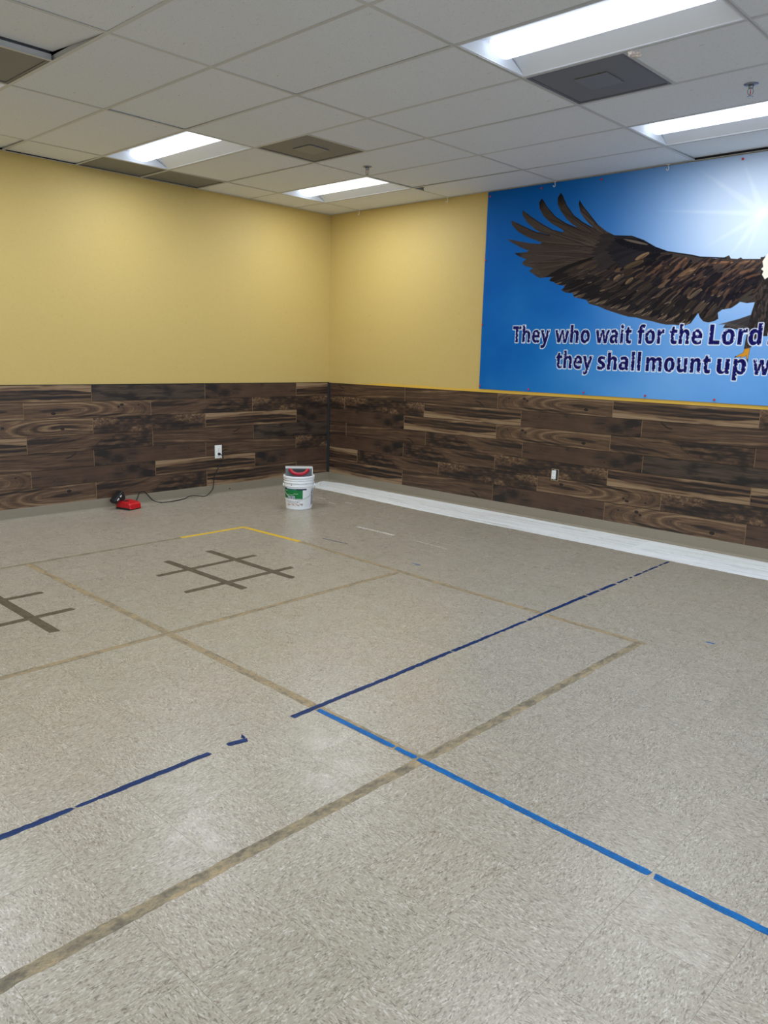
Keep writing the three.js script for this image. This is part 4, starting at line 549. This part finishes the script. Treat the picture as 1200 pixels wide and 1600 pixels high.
tape('navy_tape', 'long torn navy tape line reaching the white primer strip', [[4.556, 4.36], [4.509, 0.6]], 0.03, NAVY, { seed: 23, rag: 0.5, y: 0.001, wander: 0.012, step: 0.018, thin: (t) => 0.3 * smooth(0.72, 0.85, t) + 0.16 * smooth(0.28, 0.4, t) * smooth(0.62, 0.5, t), spans: [[0, 0.285], [0.288, 0.47], [0.474, 0.66], [0.665, 0.705], [0.71, 0.765], [0.775, 0.815], [0.822, 0.832], [0.842, 0.872], [0.877, 0.9], [0.905, 0.945], [0.952, 0.968], [0.973, 0.998]] });
tape('navy_tape', 'navy tape strip beyond the torn navy scrap, pointing away from the primer strip', [[4.576, 4.772], [4.566, 6.2]], 0.03, NAVY, { seed: 24, rag: 0.35, y: 0.0008, wander: 0.008, step: 0.018, thin: (t) => 0.35 * smooth(0.26, 0.32, t) * smooth(0.42, 0.36, t), spans: [[0, 0.365], [0.37, 1]] });
{
  const g = mergeGeometries([ribbon([[4.585, 4.612], [4.566, 4.69]], 0.03, { seed: 25, rag: 0.1, y: 0.0008, wander: 0 }), quads([[[4.572, 0.001, 4.614], [4.57, 0.004, 4.606], [4.545, 0.008, 4.606], [4.556, 0.002, 4.618]]])]);
  tag(mesh('navy_tape', g, NAVY), 'small torn navy tape scrap with a curled corner', 'tape');
}
tape('blue_tape', 'bright blue tape line crossing the long tan line', [[4.575, 4.234], [7.6, 4.262]], 0.029, BLUE, { seed: 26, rag: 0.24, y: 0.0012, wander: 0.008, step: 0.02, spans: [[0, 0.148], [0.15, 0.186], [0.1885, 0.495], [0.498, 0.62], [0.6215, 1]] });
tape('blue_tape', 'thin blue tape scrap between the bucket and the tan line', [[2.229, 2.093], [2.51, 2.071]], 0.011, NAVY, { seed: 27, rag: 0.3, y: 0.0006 });
tape('blue_tape', 'tiny blue tape scrap above the junction of the tan lines', [[3.245, 2.122], [3.318, 2.12]], 0.012, BLUE, { seed: 28, rag: 0.2, y: 0.0006 });
tape('blue_tape', 'tiny bright blue tape scrap lying alone on the open floor near the primer strip', [[5.404, 2.143], [5.448, 2.142]], 0.014, BLUE, { seed: 29, rag: 0.1, y: 0.0006 });
// white primer rolled along the wall below the banner
{
  const [pc, px] = canvas(2048, 256), R = rng(44); px.fillStyle = 'rgb(240,242,240)'; px.fillRect(0, 0, 2048, 256);
  for (let k = 0; k < 900; k++) { const x = R() * 2048, y = R() * 256, L = 60 + R() * 380, w = 0.8 + R() * R() * 7, d = R(); px.strokeStyle = d < 0.55 ? `rgba(${206 + R() * 16 | 0},${206 + R() * 14 | 0},${200 + R() * 14 | 0},${0.2 + 0.4 * R()})` : d < 0.9 ? `rgba(246,248,247,${0.3 + 0.5 * R()})` : `rgba(146,138,124,${0.2 + 0.4 * R()})`; px.lineWidth = w; px.beginPath(); px.moveTo(x, y); px.quadraticCurveTo(x + L / 2, y + (R() - 0.5) * 16, x + L, y + (R() - 0.5) * 10); px.stroke(); }
  for (let k = 0; k < 520; k++) { const x = R() * 2048, y = 60 + R() * 150; px.fillStyle = `rgba(150,146,134,${0.15 + 0.4 * R()})`; px.fillRect(x, y, 3 + R() * 22, 0.8 + R() * 1.4); }
  for (let k = 0; k < 16; k++) { px.strokeStyle = `rgba(132,124,110,${0.3 + 0.35 * R()})`; px.lineWidth = 1.4; const x = R() * 2048, y = 40 + R() * 160; px.beginPath(); px.moveTo(x, y); px.quadraticCurveTo(x + 20, y + 14, x + 34 + 20 * R(), y + 34 * (R() - 0.4)); px.stroke(); }
  const list = [], uvs = [], N = 260, end = 8.6, front = (x) => (0.5 + 0.07 * smooth(0.2, 2.2, x) + 0.035 * (fbm(x * 2.3, 8.8, 3) - 0.5) + 0.014 * (fbm(x * 16, 3.3, 3) - 0.5)) * smooth(-0.12, 0.3, x), back = (x) => 0.033 + 0.012 * fbm(x * 3, 1.1, 3) + 0.06 * smooth(0.35, 0.05, x), y = 0.0007;
  for (let i = 0; i < N; i++) { const a = lerp(0.045, end, i / N), b = lerp(0.045, end, (i + 1) / N); list.push([[a, y, front(a)], [b, y, front(b)], [b, y, back(b)], [a, y, back(a)]], [[a, 0, front(a)], [b, 0, front(b)], [b, y, front(b)], [a, y, front(a)]]); const u = [[a / 4.1, 0.02], [b / 4.1, 0.02], [b / 4.1, 0.98], [a / 4.1, 0.98]]; uvs.push(u, u); }
  const t = colorTexture(pc, true); tag(mesh('primer_strip', quads(list, uvs), standard({ map: t, roughness: 0.6 })), 'streaky white primer band painted on the floor below the banner wall', 'paint');
  const SMEAR = standard({ color: rgb(206, 202, 192), roughness: 0.7 }), D = (n, s) => { const q = rng(s), o = []; let f = 0; for (let i = 0; i < n; i++) { const a = f + q() * 0.5 / n; f = a + (0.25 + q() * 0.5) / n; o.push([a, Math.min(f, 0.999)]); } return o; };
  tag(mesh('paint_smear', mergeGeometries([ribbon([[2.08, 1.555], [2.7, 1.556]], 0.022, { seed: 31, rag: 0.7, y: 0.0004, step: 0.012, spans: D(16, 2) }), ribbon([[2.1, 1.572], [2.66, 1.57]], 0.014, { seed: 33, rag: 0.7, y: 0.0004, step: 0.012, spans: D(15, 4) }), ribbon([[2.72, 1.565], [3.3, 1.6]], 0.008, { seed: 32, rag: 0.7, y: 0.0004, step: 0.012, spans: D(12, 3) })]), SMEAR), 'faint broken white paint smear on the floor beside the primer strip', 'paint');
  tag(mesh('paint_smear', mergeGeometries([ribbon([[0.75, 0.86], [1.02, 0.9]], 0.018, { seed: 41, rag: 0.6, y: 0.0004, step: 0.012, spans: D(5, 6) }), ribbon([[1.02, 0.96], [1.3, 1.0]], 0.014, { seed: 42, rag: 0.6, y: 0.0004, step: 0.012, spans: D(4, 7) }), ribbon([[1.18, 0.84], [1.32, 0.84]], 0.014, { seed: 43, rag: 0.6, y: 0.0004, step: 0.012, spans: D(3, 8) })]), SMEAR), 'short white paint scratches on the floor behind the bucket', 'paint');
}
renderer.render(scene, camera);
